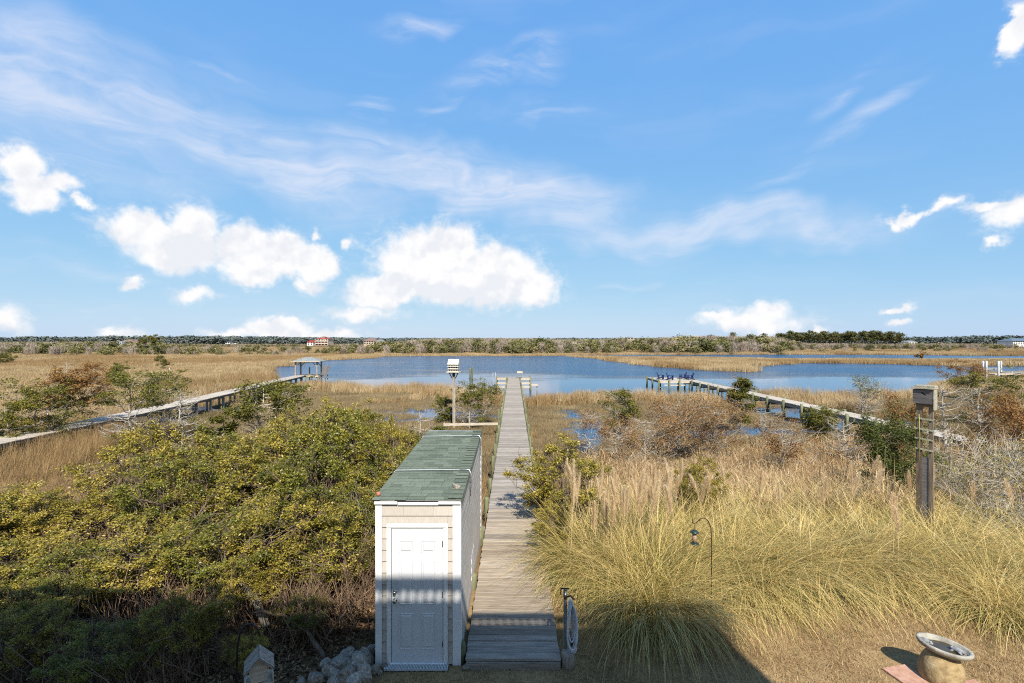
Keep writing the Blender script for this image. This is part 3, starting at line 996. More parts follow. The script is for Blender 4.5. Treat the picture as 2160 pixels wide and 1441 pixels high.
for (za, zb) in ((1.70, 1.87), (.93, 1.56), (.26, .78)):
    for fx in (.155, .585):
        xa, xb = dx0 + DW * fx, dx0 + DW * (fx + .26)
        p = MB()
        yo = -.022
        # sunk moulding ring and raised field
        A = [(xa, yo - .009, za), (xb, yo - .009, za), (xb, yo - .009, zb), (xa, yo - .009, zb)]
        g = .012
        B = [(xa + g, yo + .004, za + g), (xb - g, yo + .004, za + g), (xb - g, yo + .004, zb - g), (xa + g, yo + .004, zb - g)]
        g = .036
        C = [(xa + g, yo - .011, za + g), (xb - g, yo - .011, za + g), (xb - g, yo - .011, zb - g), (xa + g, yo - .011, zb - g)]
        g = -.010
        O = [(xa + g, yo - .0003, za + g), (xb - g, yo - .0003, za + g), (xb - g, yo - .0003, zb - g), (xa + g, yo - .0003, zb - g)]
        fs = []
        for s0 in (0, 4, 8):
            for k in range(4):
                fs.append((s0 + k, s0 + (k + 1) % 4, s0 + 4 + (k + 1) % 4, s0 + 4 + k))
        fs.append((12, 13, 14, 15))
        p.add(O + A + [(q[0], q[1] - .003, q[2]) for q in B] + C, fs)
        p.build('door_panel', M['white_paint'], door_o)
# the knob side is the left edge, hinges on the right edge
for (zz, r1) in ((1.115, .026), (.985, .030)):
    kb = MB().lathe([(.032, 0), (.032, .008), (.014, .012), (.013, .03), (r1, .042), (r1 * 1.02, .058), (r1 * .7, .068), (.004, .071)], 14)
    kb.xf(Matrix.Translation((dx0 + .055, -.022, zz)) @ Matrix.Rotation(R(90), 4, 'X'))
    kb.build('knob' if zz < 1 else 'deadbolt', M['nickel'], door_o, True)
for zz in (1.78, 1.02, .28):
    MB().box(dx1 - .012, dx1 + .004, -.028, -.0225, zz, zz + .09).build('hinge', M['nickel'], door_o)
MB().cbox(dx0 - .02, dx1 + .02, -.05, .02, .0, .05, .005).build('threshold', M['white_trim'], shed)
# fascia under the roof front edge, in three uneven lengths
for (xa, xb, za, zb, yy) in ((-.012, .33, ZF - .012, ZF + .035, -.05), (.334, .94, ZF - .03, ZF + .016, -.035), (.944, SW + .014, ZF - .012, ZF + .035, -.05)):
    MB().cbox(xa, xb, yy, -.0225, za, zb, .004).build('fascia', M['white_trim'], shed)
# roof deck
RO = .035
slope = math.atan2(ZB - ZF, SD)
roofd = MB().add([(-.03, -.055, ZF + .037), (SW + .02, -.055, ZF + .037), (SW + .02, SD + .06, ZB + .041), (-.03, SD + .06, ZB + .041),
                  (-.03, -.055, ZF + .052), (SW + .02, -.055, ZF + .052), (SW + .02, SD + .06, ZB + .056), (-.03, SD + .06, ZB + .056)],
                 [(3, 2, 1, 0), (4, 5, 6, 7), (0, 1, 5, 4), (1, 2, 6, 5), (2, 3, 7, 6), (3, 0, 4, 7)])
roof_o = roofd.build('roof', M['roof_grey'], shed)
EXPO = .1455
nrow = int((SD + .10) / EXPO)
rs = random.Random(4)


def slab(xa, xb, y0, y1, lift0, lift1, th, mat, parent, name):
    def zz(y):
        return ZF + .055 + (ZB - ZF) * (y + .055) / (SD + .115)
    MB().add([(xa, y0, zz(y0) + lift0 - th), (xb, y0, zz(y0) + lift0 - th), (xb, y1, zz(y1) + lift1 - th), (xa, y1, zz(y1) + lift1 - th),
              (xa, y0, zz(y0) + lift0), (xb, y0, zz(y0) + lift0), (xb, y1, zz(y1) + lift1), (xa, y1, zz(y1) + lift1)],
             [(3, 2, 1, 0), (4, 5, 6, 7), (0, 1, 5, 4), (1, 2, 6, 5), (2, 3, 7, 6), (3, 0, 4, 7)]).build(name, mat, parent)


for r_ in range(nrow):
    y0 = -.065 + r_ * EXPO
    x = -.04 - rs.uniform(0, .22)
    while x < SW - .02:
        x2 = x + rs.choice([.17, .22, .28, .33])
        xa, xb = max(x, -.042), min(x2 - .004, SW + .016)
        if xb - xa > .03:
            slab(xa, xb, y0 + rs.choice([0, 0, .0, -.012]), y0 + EXPO + .02, .013 + rs.choice([0, .0, .003]), .003, .007, M['shingle'], roof_o, 'shingle')
        x = x2
# cap shingles folded over the right-hand edge, overlapping like scales
for r_ in range(26):
    y0 = -.05 + r_ * (SD + .08) / 26
    slab(SW - .17 + rs.uniform(-.012, .012), SW + .028, y0, y0 + .22, .036, .014, .008, M['shingle'], roof_o, 'cap_shingle')
    MB().box(SW + .0285, SW + .034, y0 + .004, y0 + .185, ZF - .02 + (ZB - ZF) * y0 / SD, ZF + .085 + (ZB - ZF) * y0 / SD).build('cap_shingle', M['shingle'], roof_o)
MB().cbox(SW + .002, SW + .016, 1.95, 2.5, .30, .78, .004).build('vent_cover', M['white_paint'], shed)

for (yy, lab) in ((1.35, 'pale strap with hook tying down the shed roof near its front'), (4.05, 'pale strap with hook tying down the shed roof near its far end')):
    zt = ZF + .055 + (ZB - ZF) * yy / SD + .036
    sp_ = thing('tie_down_strap', lab, 'strap', (SX0, SY0 + yy, 0))
    MB().tube([(-.06, 0, zt - .2), (-.052, 0, zt - .03), (-.02, 0, zt - .004), (SW * .5, .004, zt + .008), (SW - .15, 0, zt + .008)], .008, 6).build('band', M['strap'], sp_, True)
    MB().tube([(SW - .15, 0, zt), (SW + .02, -.02, zt + .012), (SW + .052, -.03, zt - .05), (SW + .055, -.04, zt - .22)], .012, 6).build('clamp', M['metal_grey'], sp_, True)
    MB().tube([(SW + .055, -.04, zt - .20), (SW + .05, -.05, zt - .45)], .007, 5).build('hook', M['iron'], sp_, True)

# ------------------------------------------------------------------ drain grate before the door
gr = thing('drain_grate', 'pale grey slotted drain grate on the ground before the shed door', 'grate', (-1.42, 7.215, .006))
for yy in (-.075, .0, .075):
    MB().box(-.47, .47, yy * .8 - .007, yy * .8 + .007, 0, .03).build('rail', M['grate'], gr)
gb = MB().box(-.0065, .0065, -.066, .066, .002, .034).mesh('slat', M['grate'])
for i in range(43):
    link('slat', gb, gr, (-.462 + i * .022, 0, 0))
MB().box(-.475, .475, -.07, .07, -.012, -.004).build('base', M['dark_hole'], gr)

# ------------------------------------------------------------------ hose on its stand at the corner of the boardwalk
rh = random.Random(21)
HPX, HPY = .835, 7.27
hp = thing('hose_stand', 'short piling with a spigot pipe at the boardwalk corner, white hose hung on it', 'hose stand', (HPX, HPY, 0))
MB().lathe([(.105, -.3), (.10, .19), (.092, .215), (.05, .22)], 10).build('piling', M['timber'], hp, True)
MB().box(-.05, .0, .085, .135, 0, 1.10).build('post', M['timber'], hp)
MB().tube([(-.025, .06, .2), (-.025, .06, 1.03), (-.025, .05, 1.09), (-.03, -.02, 1.115), (-.045, -.07, 1.09)], .014, 8).build('pipe', M['metal_grey'], hp, True)
MB().tube([(-.1, .02, 1.06), (-.1, .02, 1.15), (.02, .02, 1.15)], .012, 6).tube([(-.045, -.07, 1.10), (-.05, -.08, 1.04)], .018, 8).build('faucet', M['iron_rusty'], hp, True)
MB().tube([(-.01, .03, 1.02), (.04, .0, 1.05), (.10, -.01, 1.0)], .014, 6).build('hanger', M['iron'], hp, True)
hose = thing('garden_hose', 'white coiled garden hose hanging in long loops from the spigot stand', 'hose', (HPX, HPY, 0))
hb = MB()
for k in range(6):
    cx_, wdt = .035 + k * .005, .04 + .010 * k
    top, bot = 1.02 - .012 * k, .26 + .05 * rh.random() + (.12 if k in (1, 3) else 0)
    yk = -.02 - .016 * k
    pts = []
    for i in range(25):
        t = 2 * math.pi * i / 24
        zc, zh = (top + bot) / 2, (top - bot) / 2
        pts.append((cx_ + wdt * math.sin(t) * (.55 + .45 * (1 - math.cos(t)) / 2) + .006 * math.sin(3 * t + k), yk + .008 * math.cos(2 * t + k), zc + zh * math.cos(t)))
    hb.tube(pts, .0125, 7, False)
hb.tube([(.05, -.03, .35), (.06, -.06, .27), (.10, -.08, .25), (.12, -.07, .31)], .0125, 7)
hb.build('coil', M['hose'], hose, True)
MB().lathe([(.014, 0), (.02, .02), (.02, .07), (.012, .1)], 8, (.055, -.05, .33)).build('nozzle', M['feeder_green'], hose, True)

# ------------------------------------------------------------------ bird bath and pavers
BX, BY = 6.15, 6.96
bb = thing('bird_bath', 'stone bird bath with round shallow bowl on a thick boulder-like pedestal', 'bird bath', (BX, BY, 0))


def lumpy(prof, n, amp, sx=1, sy=1, seed=0):
    m = MB().lathe(prof, n)
    rr = random.Random(seed)
    ph = [rr.uniform(0, 6) for _ in range(6)]
    m.v = [((x * (1 + amp * (math.sin(3 * math.atan2(y, x) + ph[0] + z * 5) + .6 * math.sin(5 * math.atan2(y, x) + ph[1] - z * 9)))) * sx,
            (y * (1 + amp * (math.sin(3 * math.atan2(y, x) + ph[0] + z * 5) + .6 * math.sin(5 * math.atan2(y, x) + ph[1] - z * 9)))) * sy, z) for x, y, z in m.v]
    return m


lumpy([(.12, -.04), (.275, -.03), (.31, .05), (.315, .14), (.295, .24), (.255, .33), (.20, .40), (.16, .43)], 32, .022, .87, .80, 3).build('pedestal', M['stone_base'], bb, True)
bowl = [(.0, .415), (.12, .415), (.22, .43), (.285, .465), (.308, .50), (.310, .522), (.298, .535), (.275, .535), (.262, .522), (.245, .49), (.20, .468), (.10, .46), (.0, .458)]
bw_ = lumpy(bowl, 40, .006, 1.0, 1.0, 5).build('bowl', M['stone_bowl'], bb, True)
bw_.rotation_euler = (0, R(4), R(-40))
bw_.scale = (1.02, .74, 1)
wv = [(0, 0, .484)] + [(.236 * math.cos(t * math.pi / 16), .236 * math.sin(t * math.pi / 16), .484) for t in range(32)]
MB().add(wv, [(0, 1 + t, 1 + (t + 1) % 32) for t in range(32)]).build('water', M['bird_water'], bb, False)
wt_ = bb.children[-1]
wt_.rotation_euler = (0, R(1), R(-40))
wt_.scale = (1.0, .72, 1)
for (ang, nm) in ((142, 'frog'), (-40, 'frog')):
    fr = MB()
    prof = [(-.085, .012), (-.06, .028), (-.02, .036), (.02, .033), (.05, .027), (.075, .024), (.092, .008)]
    fr.tube([(p[0], 0, .012 + p[1] * .5) for p in prof], [p[1] for p in prof], 10)
    for s_ in (-1, 1):
        fr.tube([(-.04, s_ * .02, .02), (-.03, s_ * .05, .02), (-.07, s_ * .055, .012)], [.02, .016, .008], 7)
        fr.tube([(.04, s_ * .02, .015), (.06, s_ * .045, .008), (.08, s_ * .05, .004)], [.012, .009, .007], 6)
        fr.lathe([(.0, -.01), (.009, -.005), (.01, 0), (.008, .006), (0, .01)], 8, (.065, s_ * .015, .045))
    a_ = R(ang)
    fr.build('frog', M['stone_grey'], bb, True, (.175 * math.cos(a_), .175 * math.sin(a_), .478)).rotation_euler = (0, 0, a_ + R(160))
for (x_, y_, r_, lab) in ((5.72, 7.02, 12, 'pink square paver in the shadow beside the bird bath pedestal'), (5.60, 6.60, 12, 'sunlit pink square paver in front of the bird bath'),
                          (6.45, 6.70, 12, 'pink paver partly hidden behind the bird bath pedestal')):
    MBp = MB().cbox(-.21, .21, -.21, .21, -.03, .035, .008).build('paver', M['paver'], None, False, (x_, y_, 0))
    MBp.rotation_euler = (0, 0, R(r_))
    tag(MBp, lab, 'paver', 'pavers by the bird bath')

# ------------------------------------------------------------------ shepherd hooks and feeders
HKX, HKY = 3.46, 8.42
hk = thing('shepherd_hook', 'thin dark shepherd hook standing among the pampas grass', 'hook', (HKX, HKY, 0))
pts = [(0, 0, -.1), (0, 0, 1.45), (-.01, 0, 1.62), (-.05, 0, 1.74), (-.12, 0, 1.80), (-.19, 0, 1.79), (-.25, 0, 1.73), (-.30, 0, 1.70), (-.325, 0, 1.72), (-.33, 0, 1.78)]
MB().tube(pts, .0085, 6).build('rod', M['iron_rusty'], hk, True)
MB().tube([(-.09, 0, .12), (.09, 0, .12)], .007, 5).tube([(-.09, 0, .12), (-.09, 0, -.05)], .007, 5).tube([(.09, 0, .12), (.09, 0, -.05)], .007, 5).build('foot', M['iron_rusty'], hk, True)
fd = thing('bird_feeder', 'small tube bird feeder with green caps hanging from the thin hook', 'bird feeder', (HKX - .295, HKY, 1.35))
MB().tube([(0, 0, .32), (0, 0, .235)], .003, 4).build('hanger', M['iron'], fd)
MB().lathe([(.0, .245), (.03, .24), (.07, .21), (.075, .195), (.045, .195)], 14).build('cap', M['feeder_green'], fd, True)
MB().lathe([(.036, .02), (.036, .2)], 14).build('tube', M['seed'], fd, True)
MB().lathe([(.036, .0), (.07, .002), (.075, .012), (.04, .02)], 14).build('tray', M['feeder_green'], fd, True)
for zz in (.07, .135):
    MB().tube([(-.065, 0, zz), (.065, 0, zz)], .004, 5).build('perch', M['feeder_green'], fd)

LKX, LKY = -2.87, 5.45
lk = thing('shepherd_hook', 'black iron shepherd hook in the shade of the thicket holding a wooden feeder', 'hook', (LKX - .18, LKY, 0))
pts = [(-.07, 0, -.1), (-.055, 0, .9), (-.03, 0, 1.45), (.0, 0, 1.60), (.06, 0, 1.68), (.13, 0, 1.69), (.19, 0, 1.64), (.22, 0, 1.56)]
MB().tube(pts, .011, 6).build('rod', M['iron'], lk, True)
wf = thing('bird_feeder', 'weathered wooden house-shaped bird feeder with shingled gable roof hanging in shade', 'bird feeder', (LKX + .03, LKY, 1.06), R(28), None, .74)
MB().tube([(0, -.06, .42), (0, 0, .55), (0, .06, .42)], .004, 4).build('hanger', M['iron'], wf)
for s_ in (-1, 1):
    MB().add([(0, -.19, .43), (0, .19, .43), (s_ * .20, .19, .23), (s_ * .20, -.19, .23), (0, -.19, .412), (0, .19, .412), (s_ * .19, .19, .215), (s_ * .19, -.19, .215)],
             [(0, 1, 2, 3), (7, 6, 5, 4), (0, 3, 7, 4), (1, 5, 6, 2), (2, 6, 7, 3)]).build('roof', M['timber'], wf)
    for k in range(9):
        y_ = -.18 + k * .041
        MB().add([(s_ * .004, y_, .433), (s_ * .004, y_ + .036, .433), (s_ * .203, y_ + .036, .234), (s_ * .203, y_, .234), (s_ * .004, y_, .439), (s_ * .004, y_ + .036, .439), (s_ * .203, y_ + .036, .24), (s_ * .203, y_, .24)],
                 [(0, 3, 2, 1), (4, 5, 6, 7), (0, 1, 5, 4), (1, 2, 6, 5), (2, 3, 7, 6), (3, 0, 4, 7)]).build('slat', M['timber'], wf)
    MB().add([(-.10 + .0, s_ * .12, .05), (.10, s_ * .12, .05), (.14, s_ * .12, .27), (0, s_ * .12, .40), (-.14, s_ * .12, .27), (-.10, s_ * .135, .05), (.10, s_ * .135, .05), (.14, s_ * .135, .27), (0, s_ * .135, .40), (-.14, s_ * .135, .27)],
             [(4, 3, 2, 1, 0), (5, 6, 7, 8, 9), (0, 1, 6, 5), (1, 2, 7, 6), (2, 3, 8, 7), (3, 4, 9, 8), (4, 0, 5, 9)]).build('end_board', M['timber_light'], wf)
    MB().box(s_ * .19 - .008, s_ * .19 + .008, -.17, .17, .015, .06).build('tray_edge', M['timber_light'], wf)
    MB().beam((s_ * .19, -.16, .03), (s_ * .16, -.16, .26), .014, .014).build('post', M['timber_light'], wf)
MB().box(-.20, .20, -.17, .17, 0, .015).build('floor', M['timber_light'], wf)
MB().box(-.055, .055, -.118, .118, .02, .26).build('seed_bin', M['seed'], wf)

# ------------------------------------------------------------------ nest box on a tall ladder post
NX, NY = 9.86, 11.6
ngz = land1(NX, NY)
nb = thing('nest_box', 'grey nest box on a tall runged double post, bird shape cut in its front', 'nest box', (NX, NY, 0), R(-58), None, (.80, .62, 1))
for (xa, xb, nm) in ((-.195, -.055, 0), (.105, .205, 1)):
    MB().cbox(xa, xb, -.045, .045, ngz - .3, 3.36, .006).build('post', M['old_board'], nb)
MB().cbox(-.0545, .1045, -.02, .02, ngz - .3, 2.10, .005).build('board', M['box_board'], nb)
for z in (2.28, 2.53, 2.76, 3.01):
    MB().beam((-.22, -.06, z + .012), (.21, -.06, z - .014), .03, .034).build('rung', M['moss_rung'], nb)
MB().tube([(-.10, -.085, 2.0), (-.095, -.09, 2.6), (-.115, -.085, 3.12)], .011, 6).build('cane', M['cane'], nb, True)
MB().box(-.20, .215, -.04, .06, 3.30, 3.375).build('cross_beam', M['old_board'], nb)
MB().cbox(-.245, .235, -.14, -.115, 3.38, 3.505, .003).build('front_board', M['box_board'], nb)
MB().cbox(-.25, .235, -.142, -.115, 3.509, 3.715, .003).build('front_board', M['box_board'], nb)
MB().cbox(.236, .262, -.15, .16, 3.25, 3.735, .004).build('side_board', M['lichen_wood'], nb)
MB().cbox(-.25, -.226, -.114, .16, 3.38, 3.715, .004).build('side_board', M['box_board'], nb)
MB().box(-.225, .235, .135, .16, 3.38, 3.715).build('back_board', M['box_board'], nb)
MB().box(-.225, .235, -.114, .134, 3.378, 3.40).build('floor', M['box_board'], nb)
MB().cbox(-.275, .275, -.21, .19, 3.737, 3.765, .005).build('roof', M['lichen_wood'], nb)
MB().cbox(-.21, .27, -.13, .18, 3.766, 3.815, .012).build('roof_cap', M['lichen_wood'], nb)
bird2 = [(-.055, .05), (-.035, .062), (-.018, .052), (.01, .034), (.045, .012), (.078, -.008), (.072, -.024), (.04, -.018), (.015, -.006), (.0, .002), (-.018, .016), (-.036, .036)]
nbv = [(a, -.1437, 3.60 + b) for a, b in bird2] + [(a, -.1405, 3.60 + b) for a, b in bird2]
n_ = len(bird2)
MB().add(nbv, [tuple(range(n_)), tuple(range(2 * n_ - 1, n_ - 1, -1))] + [(i, (i + 1) % n_ + 0, (i + 1) % n_ + n_, i + n_) for i in range(n_)]).build('bird_cutout', M['dark_hole'], nb)

# ------------------------------------------------------------------ white martin house on a pole
MX, MY = gp(957, 885, 5.65)
mgz = land1(MX, MY)
mh = thing('martin_house', 'white multi-storey martin birdhouse with gable roof on a tall grey pole', 'birdhouse', (MX, MY, 0), R(-4))
sc = MY / F
zb_ = EYE - (783 - 720) * sc
zt_ = EYE - (773 - 720) * sc * 0 - (757 - 720) * sc
hw_ = 10.4 * sc
eave = EYE - (767 - 720) * sc
MB().box(-hw_, hw_, -hw_ * .8, hw_ * .8, zb_, eave + .02).build('wall', M['martin_white'], mh)
dep = hw_ * .8
ov = .07
MB().add([(-hw_ - .04, -dep - ov, eave - .02), (hw_ + .04, -dep - ov, eave - .02), (hw_ + .04, 0, zt_), (-hw_ - .04, 0, zt_), (hw_ + .04, dep + ov, eave - .02), (-hw_ - .04, dep + ov, eave - .02),
          (-hw_ - .04, -dep - ov, eave - .05), (hw_ + .04, -dep - ov, eave - .05), (hw_ + .04, dep + ov, eave - .05), (-hw_ - .04, dep + ov, eave - .05)],
         [(0, 1, 2, 3), (3, 2, 4, 5), (0, 6, 7, 1), (4, 8, 9, 5), (1, 7, 8, 4, 2), (0, 3, 5, 9, 6), (6, 9, 8, 7)]).build('roof', M['martin_white'], mh)
storey = (eave - zb_) / 3
for s_ in range(3):
    z0 = zb_ + s_ * storey
    MB().cbox(-hw_ - .06, hw_ + .06, -dep - .09, dep + .09, z0 - .015, z0 + .012, .004).build('ledge', M['martin_white'], mh)
    for k in range(4):
        xk = -hw_ * .72 + k * hw_ * .48
        MB().box(xk - .05, xk + .05, -dep - .004, -dep + .02, z0 + storey * .32, z0 + storey * .74).build('entrance', M['dark_hole'], mh)
for xk in (-.42, .42):
    MB().lathe([(.028, 0), (.028, .01)], 8).xf(Matrix.Translation((xk * hw_, -dep * .55, eave + (zt_ - eave) * .46)) @ Matrix.Rotation(R(50), 4, 'X')).build('vent_hole', M['dark_hole'], mh)
MB().box(-hw_ - .12, hw_ + .12, -dep - .12, dep + .12, zb_ - .07, zb_ - .017).build('base_board', M['timber_light'], mh)
MB().box(-hw_ * .95, hw_ * .95, -.08, .08, zb_ - .15, zb_ - .072).build('cross_beam', M['bark_brown'], mh)
for s_ in (-1, 1):
    MB().beam((s_ * hw_ * .86, 0, zb_ - .15), (s_ * .05, 0, zb_ - .62), .06, .06).build('brace', M['bark_brown'], mh)
MB().lathe([(.10, zb_ - .34), (.10, zb_ - .15)], 10).build('collar', M['iron_rusty'], mh)
MB().cbox(-.075, .075, -.06, .06, mgz - .3, zb_ - .151, .01).build('pole', M['timber'], mh)
MB().cbox(.076, .12, -.05, .05, mgz - .3, EYE - (818 - 720) * sc, .008).build('pole_board', M['timber_light'], mh)

# ------------------------------------------------------------------ adirondack chair
def adirondack(label, x_, y_, z_, rz, mat, group, first=[]):
    root = thing('adirondack_chair', label, 'chair', (x_, y_, z_), rz, group)
    if first:
        for ch in first[0].children:
            c = ch.copy()
            COL.objects.link(c)
            c.parent = root
        return root
    sb = MB()
    for k in range(6):
        yk = -.30 + k * .1
        sb.cbox(-.26, .26, yk, yk + .085, .36 - k * .032, .385 - k * .032, .004)
    sb.build('seat', mat, root)
    bk = MB()
    for k in range(5):
        xk = -.235 + k * .1
        hh = .62 + .10 * (1 - abs(k - 2) / 2)
        fan = (k - 2) * .02
        bk.add([(xk, .22, .24), (xk + .085, .22, .24), (xk + .09 + fan, .22 + hh * .42, .24 + hh), (xk + fan - .005, .22 + hh * .42, .24 + hh),
                (xk, .245, .235), (xk + .085, .245, .235), (xk + .09 + fan, .245 + hh * .42, .235 + hh), (xk + fan - .005, .245 + hh * .42, .235 + hh)],
               [(0, 1, 2, 3), (7, 6, 5, 4), (1, 0, 4, 5), (2, 1, 5, 6), (3, 2, 6, 7), (0, 3, 7, 4)])
    bk.box(-.26, .26, .33, .36, .44, .52)
    bk.build('backrest', mat, root)
    for s_ in (-1, 1):
        MB().cbox(s_ * .33 - .07, s_ * .33 + .07, -.40, .34, .56, .585, .005).build('armrest', mat, root)
        MB().box(s_ * .29 - .02, s_ * .29 + .02, -.34, -.22, 0, .56).build('leg', mat, root)
        MB().beam((s_ * .285, -.36, .33), (s_ * .285, .56, .03), .035, .13).build('side_rail', mat, root)
        MB().box(s_ * .30 - .02, s_ * .30 + .02, .26, .34, .12, .56).build('leg', mat, root)
    first.append(root)
    return root


# ------------------------------------------------------------------ dock on the right with its blue chairs
RD0, RD1, RDX, RDW, RDZ = 24.0, 66.5, 22.3, 1.35, -.09
rd = thing('dock', 'grey plank dock on many pilings with a chair platform at its lagoon end', 'dock', (RDX, RD0, 0))
n_ = int((RD1 - RD0) / .1455)
rest = MB()
for i in range(n_):
    y_ = i * .1455
    dz, dx = rh.uniform(-.004, .004), rh.uniform(-.03, .03)
    if i < 130:
        link('plank', bpy.data.meshes.get('dock_plank') or MB().cbox(0, RDW, 0, .138, -.04, 0, .004).mesh('dock_plank', M['plank_pale']), rd, (dx, y_, RDZ + dz))
    else:
        rest.box(dx, RDW + dx, y_, y_ + .138, RDZ - .04 + dz, RDZ + dz)
for i in range(40):
    y_ = (RD1 - RD0) - 5.6 + i * .1455
    rest.box(-3.75, -.005, y_, y_ + .138, RDZ - .04, RDZ)
kind(rest.build('plank', M['plank_pale'], rd), 'stuff')
for sx in (.0, RDW - .06):
    MB().box(sx, sx + .05, 0, RD1 - RD0, RDZ - .30, RDZ - .045).build('joist', M['timber_y'], rd)
MB().box(-3.7, -.01, RD1 - RD0 - 5.62, RD1 - RD0 - 5.57, RDZ - .28, RDZ - .045).build('rim_joist', M['timber_light'], rd)
MB().box(-3.75, -3.7, RD1 - RD0 - 5.6, RD1 - RD0, RDZ - .28, RDZ - .045).build('rim_joist', M['timber_y'], rd)
MB().box(-3.2, -.6, RD1 - RD0 - 5.62, RD1 - RD0 - 5.57, RDZ - .62, RDZ - .46).build('crossbar', M['timber_light'], rd)
for i in range(17):
    y_ = .6 + i * 2.52
    for (sx, hh) in ((-.10, .16), (RDW + .10, .10)):
        gz = min(land1(RDX + sx, RD0 + y_), -1.3) - .5
        MB().lathe([(.115, gz), (.11, RDZ - .32), (.11, RDZ + hh), (.06, RDZ + hh + .02)], 8, (sx, y_, 0)).build('piling', M['post_green'], rd, True)
    MB().box(-.2, RDW + .2, y_ + .115, y_ + .16, RDZ - .55, RDZ - .305).build('cross_beam', M['timber'], rd)
for (sx, sy) in ((-3.85, 37.0), (-2.6, 36.75), (-1.3, 36.75), (-3.85, 39.8), (-3.85, 42.4), (-2, 42.5)):
    MB().lathe([(.12, -2.6), (.115, RDZ + .22), (.06, RDZ + .25)], 8, (sx, sy, 0)).build('piling', M['post_green'], rd, True)
cg = 'navy adirondack chairs on the chair platform'
adirondack('navy adirondack chair nearest the platform corner piling, facing the dock', 19.4, 63.3, RDZ, R(62), M['blue_paint'], cg)
adirondack('navy adirondack chair with its back to the first corner chair, facing the dock', 20.35, 62.4, RDZ, R(62), M['blue_paint'], cg)
adirondack('navy adirondack chair facing across the platform, outer one of the far pair', 22.5, 64.0, RDZ, R(-92), M['blue_paint'], cg)
adirondack('navy adirondack chair facing across the platform, inner one of the far pair', 23.05, 62.9, RDZ, R(-92), M['blue_paint'], cg)

# ------------------------------------------------------------------ dock on the left with gazebo
LDZ = -.14
ldk = thing('dock', 'long sun-bleached dock crossing the marsh to the grey roofed gazebo', 'dock', (0, 0, 0))
path = [Vector((-25.6, 20.0)), Vector((-26.1, 27.0)), Vector((-26.9, 38.0)), Vector((-31.2, 71.5))]
rest = MB()
cnt = 0
for a_, b_ in zip(path[:-1], path[1:]):
    L_ = (b_ - a_).length
    d_ = (b_ - a_).normalized()
    ang = math.atan2(-d_.x, d_.y)
    s_ = Vector((d_.y, -d_.x))
    for i in range(int(L_ / .1455)):
        p_ = a_ + d_ * (i * .1455)
        if cnt < 190:
            link('plank', bpy.data.meshes.get('marsh_plank') or MB().cbox(-.86, .86, 0, .138, -.04, 0, .004).mesh('marsh_plank', M['plank_pale']), ldk,
                 (p_.x + rh.uniform(-.03, .03), p_.y, LDZ + rh.uniform(-.004, .004)), (0, 0, ang))
        else:
            q_ = p_ + d_ * .138
            s2 = s_ * .86
            rest.add([(p_ - s2).to_tuple() + (LDZ - .04,), (p_ + s2).to_tuple() + (LDZ - .04,), (q_ + s2).to_tuple() + (LDZ - .04,), (q_ - s2).to_tuple() + (LDZ - .04,),
                      (p_ - s2).to_tuple() + (LDZ,), (p_ + s2).to_tuple() + (LDZ,), (q_ + s2).to_tuple() + (LDZ,), (q_ - s2).to_tuple() + (LDZ,)],
                     [(3, 2, 1, 0), (4, 5, 6, 7), (0, 1, 5, 4), (1, 2, 6, 5), (2, 3, 7, 6), (3, 0, 4, 7)])
        cnt += 1
    for k in (-.80, .80):
        A_, B_ = a_ + s_ * k, b_ + s_ * k
        MB().beam((A_.x, A_.y, LDZ - .13), (B_.x, B_.y, LDZ - .13), .05, .17).build('joist', M['old_board'], ldk)
    for i in range(int(L_ / 2.45) + 1):
        p_ = a_ + d_ * (i * 2.45 + .3)
        for k in (-.72, .72):
            q_ = p_ + s_ * k
            gz = land1(q_.x, q_.y) - .4
            MB().box(q_.x - .075, q_.x + .075, q_.y - .075, q_.y + .075, gz, LDZ - .22).build('piling', M['timber'], ldk)
        A_, B_ = p_ - s_ * .75, p_ + s_ * .75
        MB().beam((A_.x, A_.y, LDZ - .29), (B_.x, B_.y, LDZ - .29), .05, .14).build('cross_beam', M['timber'], ldk)
kind(rest.build('plank', M['plank_pale'], ldk), 'stuff')

GZX, GZY = -30.2, 73.5
gz = thing('gazebo', 'open square gazebo with grey hip roof on timber posts over the water', 'gazebo', (GZX, GZY, 0), R(2))
MB().box(-2.0, 1.55, -1.9, .5, LDZ - .26, LDZ - .045).build('floor_frame', M['timber_light'], gz)
for i in range(17):
    link('plank', bpy.data.meshes.get('gazebo_plank') or MB().box(-2.02, 1.57, 0, .14, -.04, 0).mesh('gazebo_plank', M['plank']), gz, (0, -1.9 + i * .1455, LDZ))
EZ = 1.78
for (sx, sy) in ((-1.84, -1.7), (1.3, -1.7), (-1.84, .2), (1.25, .2)):
    MB().box(sx - .09, sx + .09, sy - .09, sy + .09, -2.6, EZ).build('post', M['timber'], gz)
    for t_ in (-1, 1):
        if (sx > 0) == (t_ < 0):
            MB().beam((sx + t_ * .06, sy, EZ - .65), (sx + t_ * .62, sy, EZ - .06), .09, .09).build('brace', M['timber'], gz)
MB().box(-2.0, 1.5, -1.78, -1.62, EZ, EZ + .16).build('beam', M['timber'], gz)
MB().box(-2.0, 1.5, .12, .28, EZ, EZ + .16).build('beam', M['timber'], gz)
rx0, rx1, ry0, ry1, apex = -2.3, 1.85, -2.2, .75, EZ + .74
MB().add([(rx0, ry0, EZ + .17), (rx1, ry0, EZ + .17), (rx1, ry1, EZ + .17), (rx0, ry1, EZ + .17), (-.7, -.72, apex), (.2, -.72, apex)],
         [(3, 2, 1, 0), (0, 1, 5, 4), (1, 2, 5), (2, 3, 4, 5), (3, 0, 4)]).build('roof', M['roof_grey'], gz)
